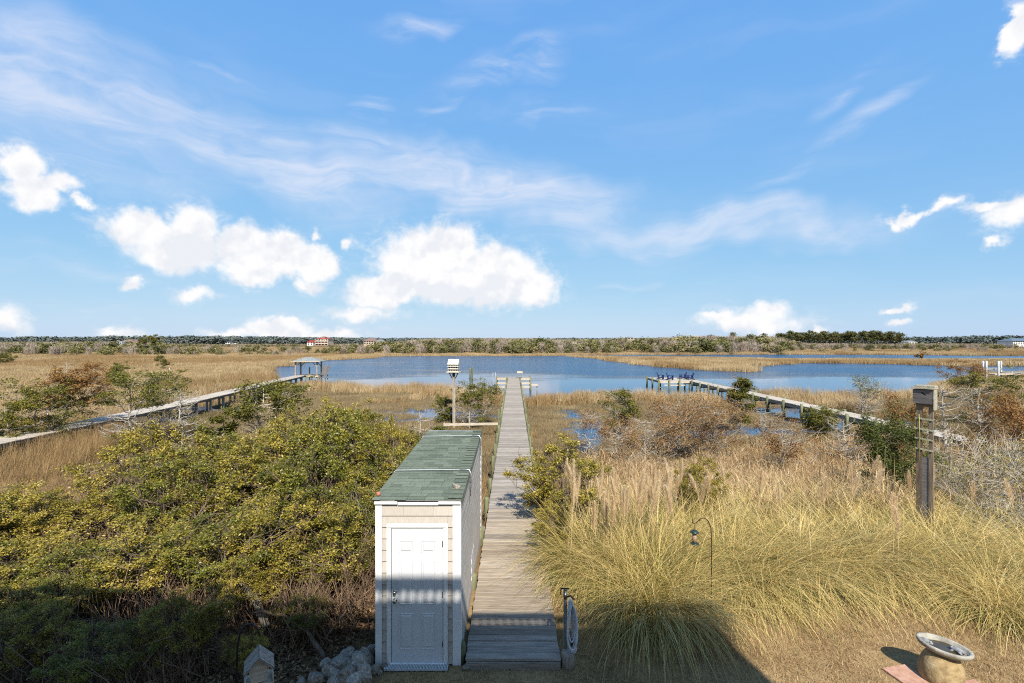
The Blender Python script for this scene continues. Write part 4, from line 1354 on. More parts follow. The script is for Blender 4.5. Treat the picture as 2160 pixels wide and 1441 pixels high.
for (xa, xb, ya, yb) in ((rx0 - .03, rx1 + .03, ry0 - .05, ry0 - .01), (rx0 - .03, rx1 + .03, ry1 + .01, ry1 + .05), (rx0 - .05, rx0 - .01, ry0, ry1), (rx1 + .01, rx1 + .05, ry0, ry1)):
    MB().box(xa, xb, ya, yb, EZ + .08, EZ + .19).build('fascia', M['timber_light'], gz)
MB().box(-.75, -.6, .55, .7, -2.6, .95).build('post', M['timber'], gz)
gs = thing('high_backed_chair', 'weathered dark grey high-backed wooden seat fixed at the gazebo edge', 'seat', (GZX + 2.25, GZY - 1.6, LDZ - .35), R(-14))
for k in range(6):
    MB().beam((-.5 + k * .19, .35, .45), (-.36 + k * .19, .62, 1.75), .165, .03, (0, 1, 0)).build('slat', M['box_board'], gs)
for k in range(3):
    MB().cbox(-.58, .62, -.30 + k * .2, -.12 + k * .2, .40, .44, .004).build('seat_board', M['box_board'], gs)
for (sx, sy) in ((-.5, -.25), (.5, -.25), (-.5, .35), (.5, .35)):
    MB().box(sx - .05, sx + .05, sy - .05, sy + .05, -1.6, .40).build('leg', M['timber'], gs)
MB().box(-.62, .62, -.4, .5, -.06, 0).build('foot_board', M['timber'], gs)

# ------------------------------------------------------------------ boat lift and landing at the right-hand shore
bl = thing('boat_lift', 'boat lift of four white pilings beside the marsh at the lagoon edge', 'boat lift', (76.0, 78.5, 0))
for (px_, yy) in ((2073.5, 78.0), (2080.5, 75.0), (2106, 74.5), (2111.5, 78.5)):
    xx = (px_ - 1080) / F * yy
    MB().lathe([(.14, -2.8), (.135, EYE - (762 - 720) / F * yy), (.1, EYE - (761 - 720) / F * yy)], 10, (xx - 76.0, yy - 78.5, 0)).build('piling', M['white_paint'], bl, True)
for yy in (75.2, 78.0):
    MB().beam(((2073 - 1080) / F * yy - 76, yy - 78.5, .55), ((2112 - 1080) / F * yy - 76, yy - 78.5, .55), .25, .22).build('top_beam', M['metal_grey'], bl)
MB().box(-2.5, 3.5, -2.5, -1.4, -.35, -.2).build('catwalk', M['timber_light'], bl)
MB().box(-1.5, 2.6, -3.4, -3.1, -1.7, -.95).build('bumper', M['timber_light'], bl)
lp = thing('landing', 'grey wooden landing with rails and gangway beside the white boat lift', 'landing', (84.0, 77.0, 0))
for i in range(14):
    MB().cbox(-5.2, 7.0, i * .2, i * .2 + .19, -.14, -.1, .004).build('plank', M['plank'], lp)
for i in range(6):
    MB().lathe([(.12, -2.6), (.12, .75 if i > 2 else .15)], 8, (-4.8 + i * 2.2, -.1, 0)).build('piling', M['timber'], lp, True)
for z in (.25, .55):
    MB().box(1.8, 7, -.22, -.14, z, z + .12).build('rail', M['timber_light'], lp)
MB().beam((-6.2, .4, -1.2), (-3.2, .4, -.2), 1.0, .08).build('gangway', M['metal_grey'], lp)

# ------------------------------------------------------------------ white egret in the marsh
def egret(label, x_, y_, s, rz):
    z_ = land1(x_, y_)
    e = thing('egret', label, 'bird', (x_, y_, z_), rz, None, s)
    b = MB()
    b.tube([(-.42, 0, .52), (-.25, 0, .60), (-.05, 0, .66), (.14, 0, .68), (.2, 0, .78), (.17, 0, .92), (.24, 0, 1.02), (.32, 0, 1.02)],
           [.015, .08, .115, .085, .045, .034, .036, .02], 8)
    b.build('body', M['feather'], e, True)
    MB().tube([(.31, 0, 1.02), (.46, 0, .99)], [.014, .003], 5).build('beak', M['beak'], e)
    for s_ in (-.04, .04):
        MB().tube([(-.02, s_, .58), (-.04, s_, .3), (.0, s_, -.05)], .011, 5).build('leg', M['leg_black'], e)


ex, ey = gp(359, 782, 5.7)
egret('white egret standing in the brown marsh beyond the gazebo dock', ex, ey, 1.05, R(160))
ex, ey = gp(1738, 751, 6.2)
egret('tiny white wading bird on the marsh island by the creek', ex, ey, 1.0, R(20))

# ------------------------------------------------------------------ rubble beside the shed
def rock_mesh(seed):
    import bmesh
    from mathutils import noise as mn
    bm = bmesh.new()
    bmesh.ops.create_icosphere(bm, subdivisions=4, radius=1.0)
    off = Vector((seed * 7.3, seed * 3.1, seed * 1.7))
    for v in bm.verts:
        d = v.co.normalized()
        r_ = 1 + .34 * mn.noise(d * 1.1 + off) + .16 * mn.noise(d * 2.6 + off) + .07 * mn.noise(d * 6 + off) + .035 * mn.noise(d * 14 + off)
        # broken faces
        for k in range(7):
            n = Vector((math.sin(k * 2.1 + seed), math.cos(k * 1.3 + seed * 2), math.sin(k * .7 - seed))).normalized()
            dd = d.dot(n) * r_
            lim = .70 + .10 * math.sin(k * 5 + seed)
            if dd > lim:
                r_ -= (dd - lim) * .85
        v.co = d * r_
    me = bpy.data.meshes.new('rock')
    bm.to_mesh(me)
    bm.free()
    me.materials.append(M['rock'])
    me.polygons.foreach_set('use_smooth', [True] * len(me.polygons))
    return me


RK = [rock_mesh(i + 1) for i in range(4)]
rocks = [(722, 1400, .20, 'grey stone standing highest against the thicket'), (757, 1398, .20, 'broad pale stone near the shed corner board'), (700, 1418, .17, 'grey stone deep in the rubble heap'),
         (733, 1425, .19, 'rough stone in the middle of the rubble heap'), (768, 1422, .17, 'white-faced broken stone at the rubble edge'), (790, 1412, .10, 'small pale stone at the foot of the corner board'),
         (668, 1432, .14, 'dark stone at the outer edge of the rubble'), (705, 1438, .14, 'stone at the bottom edge of the rubble heap'), (745, 1440, .15, 'flat stone nearest the dormant lawn'),
         (636, 1440, .10, 'small upright stone under the wooden feeder'), (770, 1385, .17, 'mossy stone behind the rubble heap'), (735, 1384, .15, 'mossy dark stone beneath the shrubs'),
         (785, 1370, .14, 'mossy round stone tucked beside the shed wall'), (802, 1418, .05, 'thumb-sized stone by the grate end'), (985, 1406, .07, 'small grey stone at the shed corner by the boardwalk'),
         (812, 1404, .06, 'little brown stone under the door casing'), (748, 1412, .12, 'wedge-shaped stone squeezed between larger rubble'), (690, 1400, .12, 'shaded stone at the back of the heap')]
for i, (px_, py_, r_, lab) in enumerate(rocks):
    h_ = EYE - r_ * .55
    yy = h_ * F / (py_ - 720)
    xx = (px_ - 1080) / F * yy
    o = link('rock', RK[i % 4], None, (xx, yy, r_ * .42), (rh.uniform(0, 6), rh.uniform(0, 6), rh.uniform(0, 6)), (r_ * 1.0, r_ * .86, r_ * .72))
    tag(o, lab, 'rock', 'rubble stones beside the shed')
o = link('rock', RK[2], None, (SX1 - .10, SY0 + .42, ZF + .115), (.3, .2, 1), (.065, .075, .04))
tag(o, 'brown fist-sized lump lying on the shed roof near its front corner', 'rock')
o = MB().lathe([(.0, 0), (.03, .004), (.036, .03), (.026, .055), (0, .065)], 10).build('clay_pot', M['clay'], None, True, (SX0 + .01, SY0 + .1, ZF + .068))
tag(o, 'tiny orange clay lump on the front corner of the shed roof', 'ornament')

# dead leaning limb in the thicket shade
lg = MB()
lg.tube([(-4.3, 8.0, .38), (-4.05, 7.92, .47), (-3.85, 7.86, .44), (-3.62, 7.78, .47), (-3.4, 7.66, .38), (-3.22, 7.62, .33), (-3.05, 7.5, .2), (-2.9, 7.42, .1), (-2.8, 7.3, -.08)], [.012, .02, .026, .027, .033, .031, .037, .036, .04], 8)
lg.tube([(-3.62, 7.78, .47), (-3.55, 7.7, .6), (-3.62, 7.62, .74)], [.016, .01, .004], 6)
lg.tube([(-3.22, 7.62, .33), (-3.02, 7.68, .46), (-2.95, 7.7, .62)], [.016, .01, .004], 6)
tag(lg.build('fallen_limb', M['bark_brown'], None, True), 'brown fallen limb slanting through the shaded thicket behind the feeder', 'limb')
lg = MB()
lg.tube([(-5.6, 8.6, .5), (-5.1, 8.5, .75), (-4.7, 8.35, .70), (-4.4, 8.3, .5), (-4.1, 8.1, .1)], [.03, .045, .05, .06, .07], 8)
tag(lg.build('fallen_limb', M['bark_silver'], None, True), 'thin grey arching limb lying in the thicket shade away from the feeder', 'limb')

# ------------------------------------------------------------------ far houses
def house(name, label, px_, py_base, y_, wpx, hpx, wall, roof, roofpx, hip=True, floors=2, dpt=9.0, cupola=False, porch=False):
    sc_ = y_ / F
    x_ = (px_ - 1080) * sc_
    z0 = EYE - (py_base - 720) * sc_
    wd, hh, rh_ = wpx * sc_ / 2, hpx * sc_, roofpx * sc_
    h = thing(name, label, 'house', (x_, y_, z0))
    MB().box(-wd, wd, 0, dpt, -4, hh).build('wall', wall, h)
    ov_ = wd * .08
    if hip:
        rd_ = wd * .45
        MB().add([(-wd - ov_, -ov_, hh), (wd + ov_, -ov_, hh), (wd + ov_, dpt + ov_, hh), (-wd - ov_, dpt + ov_, hh), (-wd + rd_, dpt / 2, hh + rh_), (wd - rd_, dpt / 2, hh + rh_)],
                 [(3, 2, 1, 0), (0, 1, 5, 4), (1, 2, 5), (2, 3, 4, 5), (3, 0, 4)]).build('roof', roof, h)
    else:
        MB().add([(-wd - ov_, -ov_, hh), (wd + ov_, -ov_, hh), (wd + ov_, dpt + ov_, hh), (-wd - ov_, dpt + ov_, hh), (0, -ov_, hh + rh_), (0, dpt + ov_, hh + rh_)],
                 [(3, 2, 1, 0), (1, 2, 5, 4), (3, 0, 4, 5), (0, 1, 4), (2, 3, 5)]).build('roof', roof, h)
    nwin = max(2, int(wpx / 5))
    fh = hh / floors
    for f_ in range(floors):
        for k in range(nwin):
            xc = -wd + (k + .5) * 2 * wd / nwin
            ww = wd / nwin * .55
            MB().box(xc - ww, xc + ww, -.12, .05, f_ * fh + fh * .28, f_ * fh + fh * .82).build('window', M['glass_dark'], h)
        if porch:
            MB().box(-wd - .1, wd + .1, -1.8, -.13, f_ * fh - .15, f_ * fh + .15).build('porch_floor', M['wall_white'], h)
            MB().box(-wd - .1, wd + .1, -1.85, -1.75, f_ * fh + .95, f_ * fh + 1.1).build('railing', M['roof_red'], h)
            for k in range(5):
                xk = -wd + k * wd / 2
                MB().box(xk - .2, xk + .2, -1.8, -1.4, f_ * fh + .16, (f_ + 1) * fh - .16).build('porch_post', M['wall_cream'], h)
    if cupola:
        MB().box(-wd * .32, wd * .32, dpt * .3, dpt * .7, hh + rh_ * .5, hh + rh_ * 1.5).build('cupola', M['wall_cream'], h)
        MB().add([(-wd * .42, dpt * .25, hh + rh_ * 1.5), (wd * .42, dpt * .25, hh + rh_ * 1.5), (wd * .42, dpt * .75, hh + rh_ * 1.5), (-wd * .42, dpt * .75, hh + rh_ * 1.5), (0, dpt * .5, hh + rh_ * 2.1)],
                 [(3, 2, 1, 0), (0, 1, 4), (1, 2, 4), (2, 3, 4), (3, 0, 4)]).build('cupola_roof', roof, h)
    return h


house('house', 'three-storey cream house with red roof, porches and cupola beyond the marsh', 679, 729, 520, 26, 14.5, M['wall_cream'], M['roof_red'], 2.6, True, 3, 12, True, True)
house('house', 'pale wing attached behind the three-storey red-roofed house', 691, 728, 545, 12, 10, M['wall_cream'], M['roof_red'], 2, False, 2)
house('cottage', 'small white cottage with bright red gable roof beside the three-storey house', 654, 728, 520, 13, 6, M['wall_white'], M['roof_red'], 5, False, 2, 7)
house('house', 'house with brown hip roof showing above the scrub, behind the bare trees', 780, 726, 480, 26, 7, M['wall_tan'], M['roof_brown'], 6, True, 2, 12)
house('house', 'tan house with twin gables beside the brown hip-roofed house', 800, 726, 480, 20, 5.5, M['wall_tan'], M['roof_grey'], 5, False, 2, 9)
house('house', 'wide pale house with tan hip roof behind the windswept tree', 268, 726, 360, 36, 5, M['wall_tan'], M['roof_brown'], 5.5, True, 1, 12)
house('cottage', 'small white cottage at the end of the tan hip-roofed house', 252, 726, 350, 8, 5, M['wall_white'], M['roof_grey'], 2, False, 1, 6)
for (px_, w_, hb, lab) in ((452, 14, 5, 'low white house on the far horizon with wide roof'), (480, 9, 4, 'small white gabled house on the far horizon'), (496, 12, 4, 'long white house on the far horizon by a gabled one'),
                           (340, 7, 4, 'small white house far beyond the windswept tree')):
    house('house', lab, px_, 726, 900, w_, hb, M['wall_white'], M['roof_blue'], 2.5, w_ > 10, 2, 9)
house('house', 'white house with blue-grey roof on the far shore at the edge of view', 2162, 727, 420, 50, 8, M['wall_white'], M['roof_blue'], 6, True, 2, 14)
house('cottage', 'white cottage half hidden beside the pine grove', 1926, 727, 400, 18, 6, M['wall_white'], M['roof_grey'], 3, True, 1, 9)
house('house', 'distant house with lookout roof rising above the bare woods', 1330, 716, 420, 13, 4, M['wall_tan'], M['roof_grey'], 2.5, True, 1, 8)
tw = thing('radio_mast', 'thin radio mast on the far horizon', 'mast', ((2088 - 1080) / F * 1500, 1500, 0))
MB().tube([(0, 0, -2), (0, 0, 4.86 + 24 / F * 1500)], [.45, .25], 5).build('mast', M['metal_grey'], tw)

# ------------------------------------------------------------------ vegetation builders
def curve_pts(a, b, sag, rng, n=4, wob=.04):
    a, b = np.array(a, float), np.array(b, float)
    L = np.linalg.norm(b - a)
    out = []
    for i in range(n + 1):
        t = i / n
        p = a * (1 - t) + b * t
        p[2] += sag * L * math.sin(math.pi * t)
        if 0 < i < n:
            p += rng.normal(size=3) * wob * L
        out.append(tuple(p))
    return out


def shrub(seed, h, rad, clumps, per, lsize, mat, bark, stems=5, low=.25, crad=.2, gap=0.0, twigs=2):
    """broad-leaved shrub: stems, limbs reaching leaf clumps spread through an uneven crown"""
    rng = np.random.default_rng(seed)
    wood = MB()
    cs = []
    lob = rng.uniform(0, 6.28, 4)
    while len(cs) < clumps:
        d = rng.normal(size=3)
        d /= np.linalg.norm(d)
        r_ = rng.uniform(.35, 1.0) ** .55
        a_ = math.atan2(d[1], d[0])
        wv = 1 + .22 * math.sin(2 * a_ + lob[0]) + .16 * math.sin(3 * a_ + lob[1]) + .14 * math.sin(5 * d[2] + lob[2])
        p = np.array([d[0] * rad * r_ * wv, d[1] * rad * r_ * wv, h * (low + (1 - low) * .5) + d[2] * r_ * h * (1 - low) * .5 * (.85 + .2 * math.sin(4 * a_ + lob[3]))])
        if p[2] < .12 * h:
            continue
        cs.append(p)
    base = [np.array([math.cos(t) * .16 * rad, math.sin(t) * .16 * rad, -.15]) for t in rng.uniform(0, 6.28, stems)]
    tops = []
    for b in base:
        q = np.array([b[0] * 3.2 + rng.normal() * .15 * rad, b[1] * 3.2 + rng.normal() * .15 * rad, h * rng.uniform(.45, .62)])
        pts = curve_pts(b, q, .03, rng, 4, .05)
        wood.tube(pts, [.035 * h / 2.5, .03 * h / 2.5, .026 * h / 2.5, .02 * h / 2.5, .014 * h / 2.5], 5, False)
        tops.append(np.array(pts))
    P = []
    for c in cs:
        st = tops[int(np.argmin([np.linalg.norm(t[-1] - c) + rng.uniform(0, .5) for t in tops]))]
        s0 = st[rng.integers(1, len(st))]
        pts = curve_pts(s0, c, .06, rng, 3, .06)
        wood.tube(pts, [.014 * h / 2.5, .010 * h / 2.5, .007, .004], 4, False)
        for k in range(twigs):
            e = c + rng.normal(size=3) * rad * crad * 1.1
            wood.tube([tuple((np.array(pts[2]) + c) / 2), tuple((c + e) / 2 + rng.normal(size=3) * .02), tuple(e)], [.006, .005, .003], 3, False)
        n_ = int(per * rng.uniform(.5, 1.4))
        g = rng.normal(size=(n_, 3)) * rad * crad * np.array([.62, .62, .42])
        # leafy spray: a few twiglets inside the clump carry the leaves
        k = rng.integers(0, 7, n_)
        ax = rng.normal(size=(7, 3)) * rad * crad * np.array([.6, .6, .45])
        g = ax[k] * rng.random(n_)[:, None] + g * .38
        P.append(c + g)
    P = np.concatenate(P)
    V, Q = leaves(P, lsize, rng, .45, .48)
    return wood.mesh('trunk', bark), np_mesh('crown', V, Q, mat)


def cedar(seed, h, rad, limbs, flag, mat, bark, leafy=.75, top=.5, tuft=80, lsize=.12, lean=(0, 0), trunk_r=.07, sub=6, flat=True):
    """wind-shaped cedar: bare silvery limbs below and to windward, flat leafy plates above and to leeward"""
    rng = np.random.default_rng(seed)
    wood = MB()
    tp = np.array([lean[0], lean[1], h * .97])
    tpts = curve_pts((0, 0, -.3), tp, 0, rng, 6, .025)
    wood.tube(tpts, [trunk_r * (1 - .85 * i / 6) for i in range(7)], 6, False)
    tp_a = np.array(tpts)
    P = []
    for i in range(limbs):
        u = rng.uniform(.10, .97)
        k = u * 6
        i0 = min(5, int(k))
        s0 = tp_a[i0] * (1 - k + i0) + tp_a[i0 + 1] * (k - i0)
        a_ = rng.uniform(0, 2 * math.pi)
        pull = .5 + .5 * math.cos(a_ - flag)
        L = rad * (.45 + .7 * pull) * (1.0 if not flat else (.55 + .75 * math.sin(math.pi * min(1, u * .8 + .12)))) * rng.uniform(.55, 1.05)
        rise = rng.uniform(.10, .80) * L * (1.15 - .55 * u)
        tip = s0 + np.array([math.cos(a_) * L, math.sin(a_) * L, rise])
        if tip[2] > h * 1.02:
            tip[2] = h * rng.uniform(.9, 1.02)
        pts = curve_pts(s0, tip, -.07, rng, 4, .045)
        r0 = trunk_r * .42 * (1.1 - u * .7)
        wood.tube(pts, [r0, r0 * .8, r0 * .6, r0 * .42, r0 * .2], 5, False)
        pa = np.array(pts)
        green = rng.random() < leafy * (.25 + .75 * (1 if u > top else 0) + .55 * (pull - .5))
        for j in range(sub):
            w_ = rng.uniform(.3, 1.0)
            kk = w_ * 4
            j0 = min(3, int(kk))
            q0 = pa[j0] * (1 - kk + j0) + pa[j0 + 1] * (kk - j0)
            dv = (tip - s0) / (np.linalg.norm(tip - s0) + 1e-6)
            e = q0 + (dv * .7 + rng.normal(size=3) * .55 + np.array([0, 0, .15])) * L * rng.uniform(.15, .38)
            wood.tube([tuple(q0), tuple((q0 + e) / 2 + rng.normal(size=3) * .03 * L), tuple(e)], [r0 * .35, r0 * .24, r0 * .1], 3, False)
            if green and rng.random() < .85:
                n_ = int(tuft * rng.uniform(.5, 1.3))
                rr = rng.uniform(.16, .30) * (rad / 2.0) ** .5
                P.append(e + rng.normal(size=(n_, 3)) * rr * np.array([.75, .75, .34 if flat else .6]))
    P = np.concatenate(P) if P else None
    wm = wood.mesh('trunk', bark)
    if P is None:
        return wm, None
    V, Q = leaves(P, lsize, rng, .35, .32)
    return wm, np_mesh('crown', V, Q, mat)


def plant(name, label, cat, x_, y_, parts, sz=1.0, sxy=1.0, rz=0.0, group=None, z_=None):
    root = thing(name, label, cat, (x_, y_, land1(x_, y_) if z_ is None else z_), rz, group, (sxy, sxy, sz))
    for nm, me in parts:
        if me is not None:
            link(nm, me, root)
    return root


def placed(px_, py_top, y_):
    """x and height so that something standing at depth y_ tops out at the pixel"""
    x_ = (px_ - 1080) / F * y_
    z_ = land1(x_, y_)
    return x_, z_, EYE - (py_top - 720) / F * y_ - z_


rv = random.Random(77)
# ------------------------------------------------------------------ thicket left of the shed
SH = [shrub(i + 1, 2.6, 1.35, 175, 165, .050, M['leaf_olive'] if i % 3 else M['leaf_green'], M['bark_brown'], 6, .12, .135) for i in range(5)]
SHF = [shrub(21 + i, 2.6, 1.3, 165, 150, .050, M['leaf_green'] if i else M['leaf_olive'], M['bark_brown'], 6, .30, .14) for i in range(2)]
SHD = shrub(31, 2.6, 1.3, 120, 150, .055, M['leaf_green'], M['bark_silver'], 6, .10, .21)
TAL = [shrub(41 + i, 3.6, 1.3, 125, 130, .054, M['leaf_olive'], M['bark_brown'], 3, .30, .14) for i in range(2)]
thick = [
    (25, 1100, 8.6, 320), (165, 1120, 8.3, 300), (320, 1090, 8.7, 320), (470, 1060, 9.0, 320), (610, 1060, 9.2, 300), (712, 1075, 9.3, 200),
    (70, 1040, 10.2, 300), (215, 1005, 10.6, 310), (365, 960, 11.2, 320), (515, 945, 11.5, 320), (655, 955, 11.2, 300), (745, 985, 10.6, 190),
    (330, 905, 12.9, 280), (455, 880, 13.4, 300), (590, 875, 13.4, 280), (695, 868, 13.2, 260), (780, 885, 13.0, 200), (650, 845, 15.4, 220), (745, 850, 15.0, 200), (822, 872, 14.4, 150),
    (-60, 1020, 9.6, 300), (-150, 1060, 8.4, 300), (-130, 980, 11.5, 260), (130, 1200, 7.7, 200), (545, 1170, 8.4, 200), (-40, 1190, 7.6, 220), (40, 1265, 6.7, 230), (210, 1290, 6.5, 210), (385, 1275, 7.0, 210), (640, 1290, 7.9, 130), (520, 1300, 6.9, 110),
]
place_words = ['at the shaded front of the thicket', 'in the middle of the thicket', 'at the sunny marsh edge of the thicket']
for i, (px_, pt_, y_, wp) in enumerate(thick):
    x_, z_, hh = placed(px_, pt_ + rv.uniform(-48, 34), y_)
    pr = SH[i % 5] if y_ > 9.1 else SHF[i % 2]
    kind_w = 'olive-leaved' if (i % 5 % 3 if y_ > 9.1 else i % 2 == 0) else 'darker green-leaved'
    zone = place_words[0] if y_ < 9.4 else place_words[1] if y_ < 12 else place_words[2]
    plant('wax_myrtle', 'dense %s shrub %s beside the shed' % (kind_w, zone), 'shrub', x_, y_, [('trunk', pr[0]), ('crown', pr[1])],
          hh / 2.75, wp * y_ / F / 2.75 * rv.uniform(.80, 1.0), rv.uniform(0, 6.28), 'shrubs of the thicket beside the shed, %s, %s' % (kind_w, zone), z_)
for (px_, pt_, y_, wp, lab) in ((700, 822, 16.8, 170, 'tall open olive shrub rising above the thicket, farthest from the shed'), (770, 838, 16.2, 150, 'tall open olive shrub rising above the thicket behind the shed roof'),
                                (605, 850, 18.5, 120, 'slim olive shrub at the marsh end of the thicket')):
    x_, z_, hh = placed(px_, pt_, y_)
    pr = TAL[0 if px_ != 770 else 1]
    plant('wax_myrtle', lab, 'shrub', x_, y_, [('trunk', pr[0]), ('crown', pr[1])], hh / 3.75, wp * y_ / F / 2.6, rv.uniform(0, 6), 'tall shrubs behind the thicket', z_)
x_, z_, hh = placed(812, 935, 12.6)
plant('holly_shrub', 'grey-green small-leaved shrub against the far corner of the shed roof', 'shrub', x_, 12.6, [('trunk', SHD[0]), ('crown', SHD[1])], hh / 2.75, .72, 1.0, None, z_)
x_, z_, hh = placed(762, 1010, 10.2)
plant('holly_shrub', 'grey-green small-leaved shrub leaning on the shed wall midway along', 'shrub', x_, 10.2, [('trunk', SHD[0]), ('crown', SHD[1])], hh / 2.75, .6, 3.0, None, z_)

# shrubs right of the boardwalk
BS = shrub(51, 2.8, 1.1, 140, 120, .055, M['leaf_olive'], M['bark_brown'], 5, .12, .15)
x_, z_, hh = placed(1185, 905, 12.7)
plant('wax_myrtle', 'rounded yellow-olive shrub overhanging the boardwalk', 'shrub', x_ - .02, 12.7, [('trunk', BS[0]), ('crown', BS[1])], hh / 2.9, 1.14, 1.2, None, z_)
x_, z_, hh = placed(1175, 1050, 10.9)
plant('wax_myrtle', 'low yellow-olive shrub at the boardwalk edge behind the feathery plumes', 'shrub', x_ - .1, 10.9, [('trunk', BS[0]), ('crown', BS[1])], hh / 2.95, .48, 4.2, None, z_)
x_, z_, hh = placed(1472, 955, 12.9)
plant('wax_myrtle', 'small round olive shrub standing alone among the dead reeds', 'shrub', x_, 12.9, [('trunk', SH[1][0]), ('crown', SH[1][1])], hh / 2.75, .58, .4, None, z_)
DC = cedar(61, 2.6, 1.15, 60, 0, M['leaf_dark'], M['bark_brown'], 1.4, .0, 85, .085, (0, 0), .05, 6, False)
x_, z_, hh = placed(1868, 868, 15)
plant('cedar_tree', 'dark green bushy cedar beside the nest box', 'tree', x_, 15, [('trunk', DC[0]), ('crown', DC[1])], hh / 3.15, .84, 0, None, z_)
RC = cedar(62, 3.0, 1.4, 60, 2.0, M['leaf_rust'], M['bark_silver'], 1.1, .1, 70, .09, (.2, 0), .05, 6, False)
SC = shrub(52, 2.2, 1.4, 90, 42, .05, M['leaf_olive'], M['bark_silver'], 8, .10, .24, twigs=5)
for (px_, pt_, y_, s_, pr, hp_, lab) in ((2125, 850, 19, .9, RC, 3.0, 'rust-tipped cedar at the right edge above the bare scrub'), (2060, 905, 14.5, 1.0, SC, 2.3, 'bare grey scrub with sparse olive leaves past the nest box'),
                                         (2150, 940, 12.8, 1.0, SC, 2.3, 'twiggy scrub with sparse olive leaves at the right edge'), (2040, 960, 13.0, .6, SC, 2.3, 'low twiggy scrub just behind the nest box post'),
                                         (2210, 900, 15.5, 1.2, SC, 2.3, 'twiggy scrub beyond the right edge, under the rust-tipped cedar'), (2120, 1030, 11.6, .7, SC, 2.3, 'low twiggy scrub against the pampas grass at the right edge'),
                                         (1905, 850, 21, .7, RC, 3.0, 'small rust-tipped cedar seen behind the nest box')):
    x_, z_, hh = placed(px_, pt_, y_)
    plant('scrub_shrub' if pr is SC else 'cedar_tree', lab, 'shrub' if pr is SC else 'tree', x_, y_, [('trunk', pr[0]), ('crown', pr[1])], hh / hp_, s_, rv.uniform(0, 6), None, z_)

# ------------------------------------------------------------------ cedars and dead trees of the marsh
def cedar_at(label, px_, pt_, y_, wpx, seed, flag, mat, leafy=.75, top=.5, limbs=44, tuft=70, sub=6, flat=True, lsize=.13, lean=0, name='cedar_tree', bark='bark_silver'):
    x_, z_, hh = placed(px_, pt_, y_)
    rad = wpx * y_ / F / 2
    wm, lm = cedar(seed, hh, rad, limbs, flag, mat, M[bark], leafy, top, tuft, lsize, (lean, 0), .024 * hh ** .9, sub, flat)
    plant(name, label, 'tree', x_, y_, [('trunk', wm), ('crown', lm)], 1, 1, 0, None, z_)


LC = M['leaf_cedar']
cedar_at('wide windswept cedar with bare silvery limbs beside the marsh dock', 275, 790, 27.5, 170, 71, .3, LC, .72, .55, 56, 75, 7)
cedar_at('bushy cedar with rusty crown and grey limbs at the left edge of the marsh', 135, 780, 29, 110, 72, .2, M['leaf_rust'], .9, .4, 46, 80, 6)
cedar_at('spreading cedar with pale bare limbs before the rusty green one', 75, 818, 27, 170, 73, 2.6, LC, .6, .4, 46, 60, 7)
cedar_at('low dark cedar tuft at the left edge of the marsh', 10, 850, 26, 110, 74, .5, LC, 1.0, .2, 30, 90, 5)
cedar_at('bare white dead tree standing beside the marsh dock', 381, 815, 24, 80, 75, 0, None, 0, .5, 64, 0, 6, False, name='dead_tree')
cedar_at('flat-topped cedar with long bare limbs at the marsh end of the thicket', 556, 812, 21.5, 160, 76, .2, LC, .8, .55, 54, 80, 7)
cedar_at('yellow-green cedar tuft low beside the flat-topped cedar', 470, 872, 20.5, 70, 77, 3.1, LC, 1.2, .0, 26, 90, 4)
cedar_at('cedar with tangled silver limbs beside the birdhouse pole and boardwalk', 992, 812, 35, 104, 78, 1.2, LC, .55, .4, 60, 60, 7)
cedar_at('dark cedar tuft leaning behind the birdhouse pole', 946, 842, 37.5, 44, 79, 2.5, LC, 1.1, .1, 24, 60, 5)
cedar_at('pale leafless brush beside the far end of the shed roof', 885, 862, 18.5, 110, 80, .3, LC, .10, .5, 60, 50, 7, False, name='dead_shrub')
cedar_at('yellow-green cedar tuft at the tip of the pale leafless brush', 918, 890, 17.5, 36, 81, .3, LC, 1.4, .0, 22, 90, 4)
cedar_at('large rust-brown salt-burnt shrub sprawling before the blue chairs', 1425, 848, 26.5, 230, 82, 0, M['leaf_rust'], .55, .15, 130, 34, 9, False, .10)
cedar_at('sprawling bare grey shrub low under the rust-brown one', 1360, 880, 24, 150, 83, 0, M['leaf_rust'], .25, .4, 70, 40, 8, False, .10, name='dead_shrub')
cedar_at('cedar with yellow-olive tufts left of the rust-brown shrub', 1318, 822, 31, 85, 84, 2.6, LC, .42, .35, 80, 44, 8)
cedar_at('grey cedar with a yellow flat-topped crown beside the chair dock', 1556, 803, 33, 46, 85, 0, M['leaf_cedar'], 1.0, .70, 64, 110, 7)
cedar_at('olive shrub growing against the chair dock', 1722, 850, 27, 72, 86, 0, LC, 1.0, .1, 50, 60, 6, False, .10)
cedar_at('bare white brush on the shore beyond the chair dock', 1818, 802, 42, 110, 87, 0, LC, .08, .3, 80, 40, 7, False, name='dead_shrub')
cedar_at('flat umbrella-topped cedar near the boat lift', 2062, 790, 36, 140, 88, .2, LC, 1.1, .72, 46, 110, 6)
cedar_at('rusty flat cedar branching just under the boat lift', 2050, 768, 52, 74, 89, 3.0, M['leaf_rust'], 1.0, .75, 40, 80, 6)
cedar_at('bare white dead tree with forked limbs right of the nest box', 1990, 805, 23, 90, 90, 0, None, 0, .5, 56, 0, 6, False, name='dead_tree')
cedar_at('small bare white dead tree between the nest box and umbrella-topped cedar', 2068, 812, 25, 70, 91, 0, None, 0, .5, 50, 0, 6, False, name='dead_tree')
cedar_at('small dark cedar alone in the brown marsh, second from the windswept one', 250, 764, 62, 44, 92, .2, LC, 1.2, .3, 30, 80, 5)
cedar_at('small rusty cedar behind the bushy left-edge cedar', 188, 768, 50, 60, 93, .2, M['leaf_rust'], 1.0, .35, 34, 70, 6)
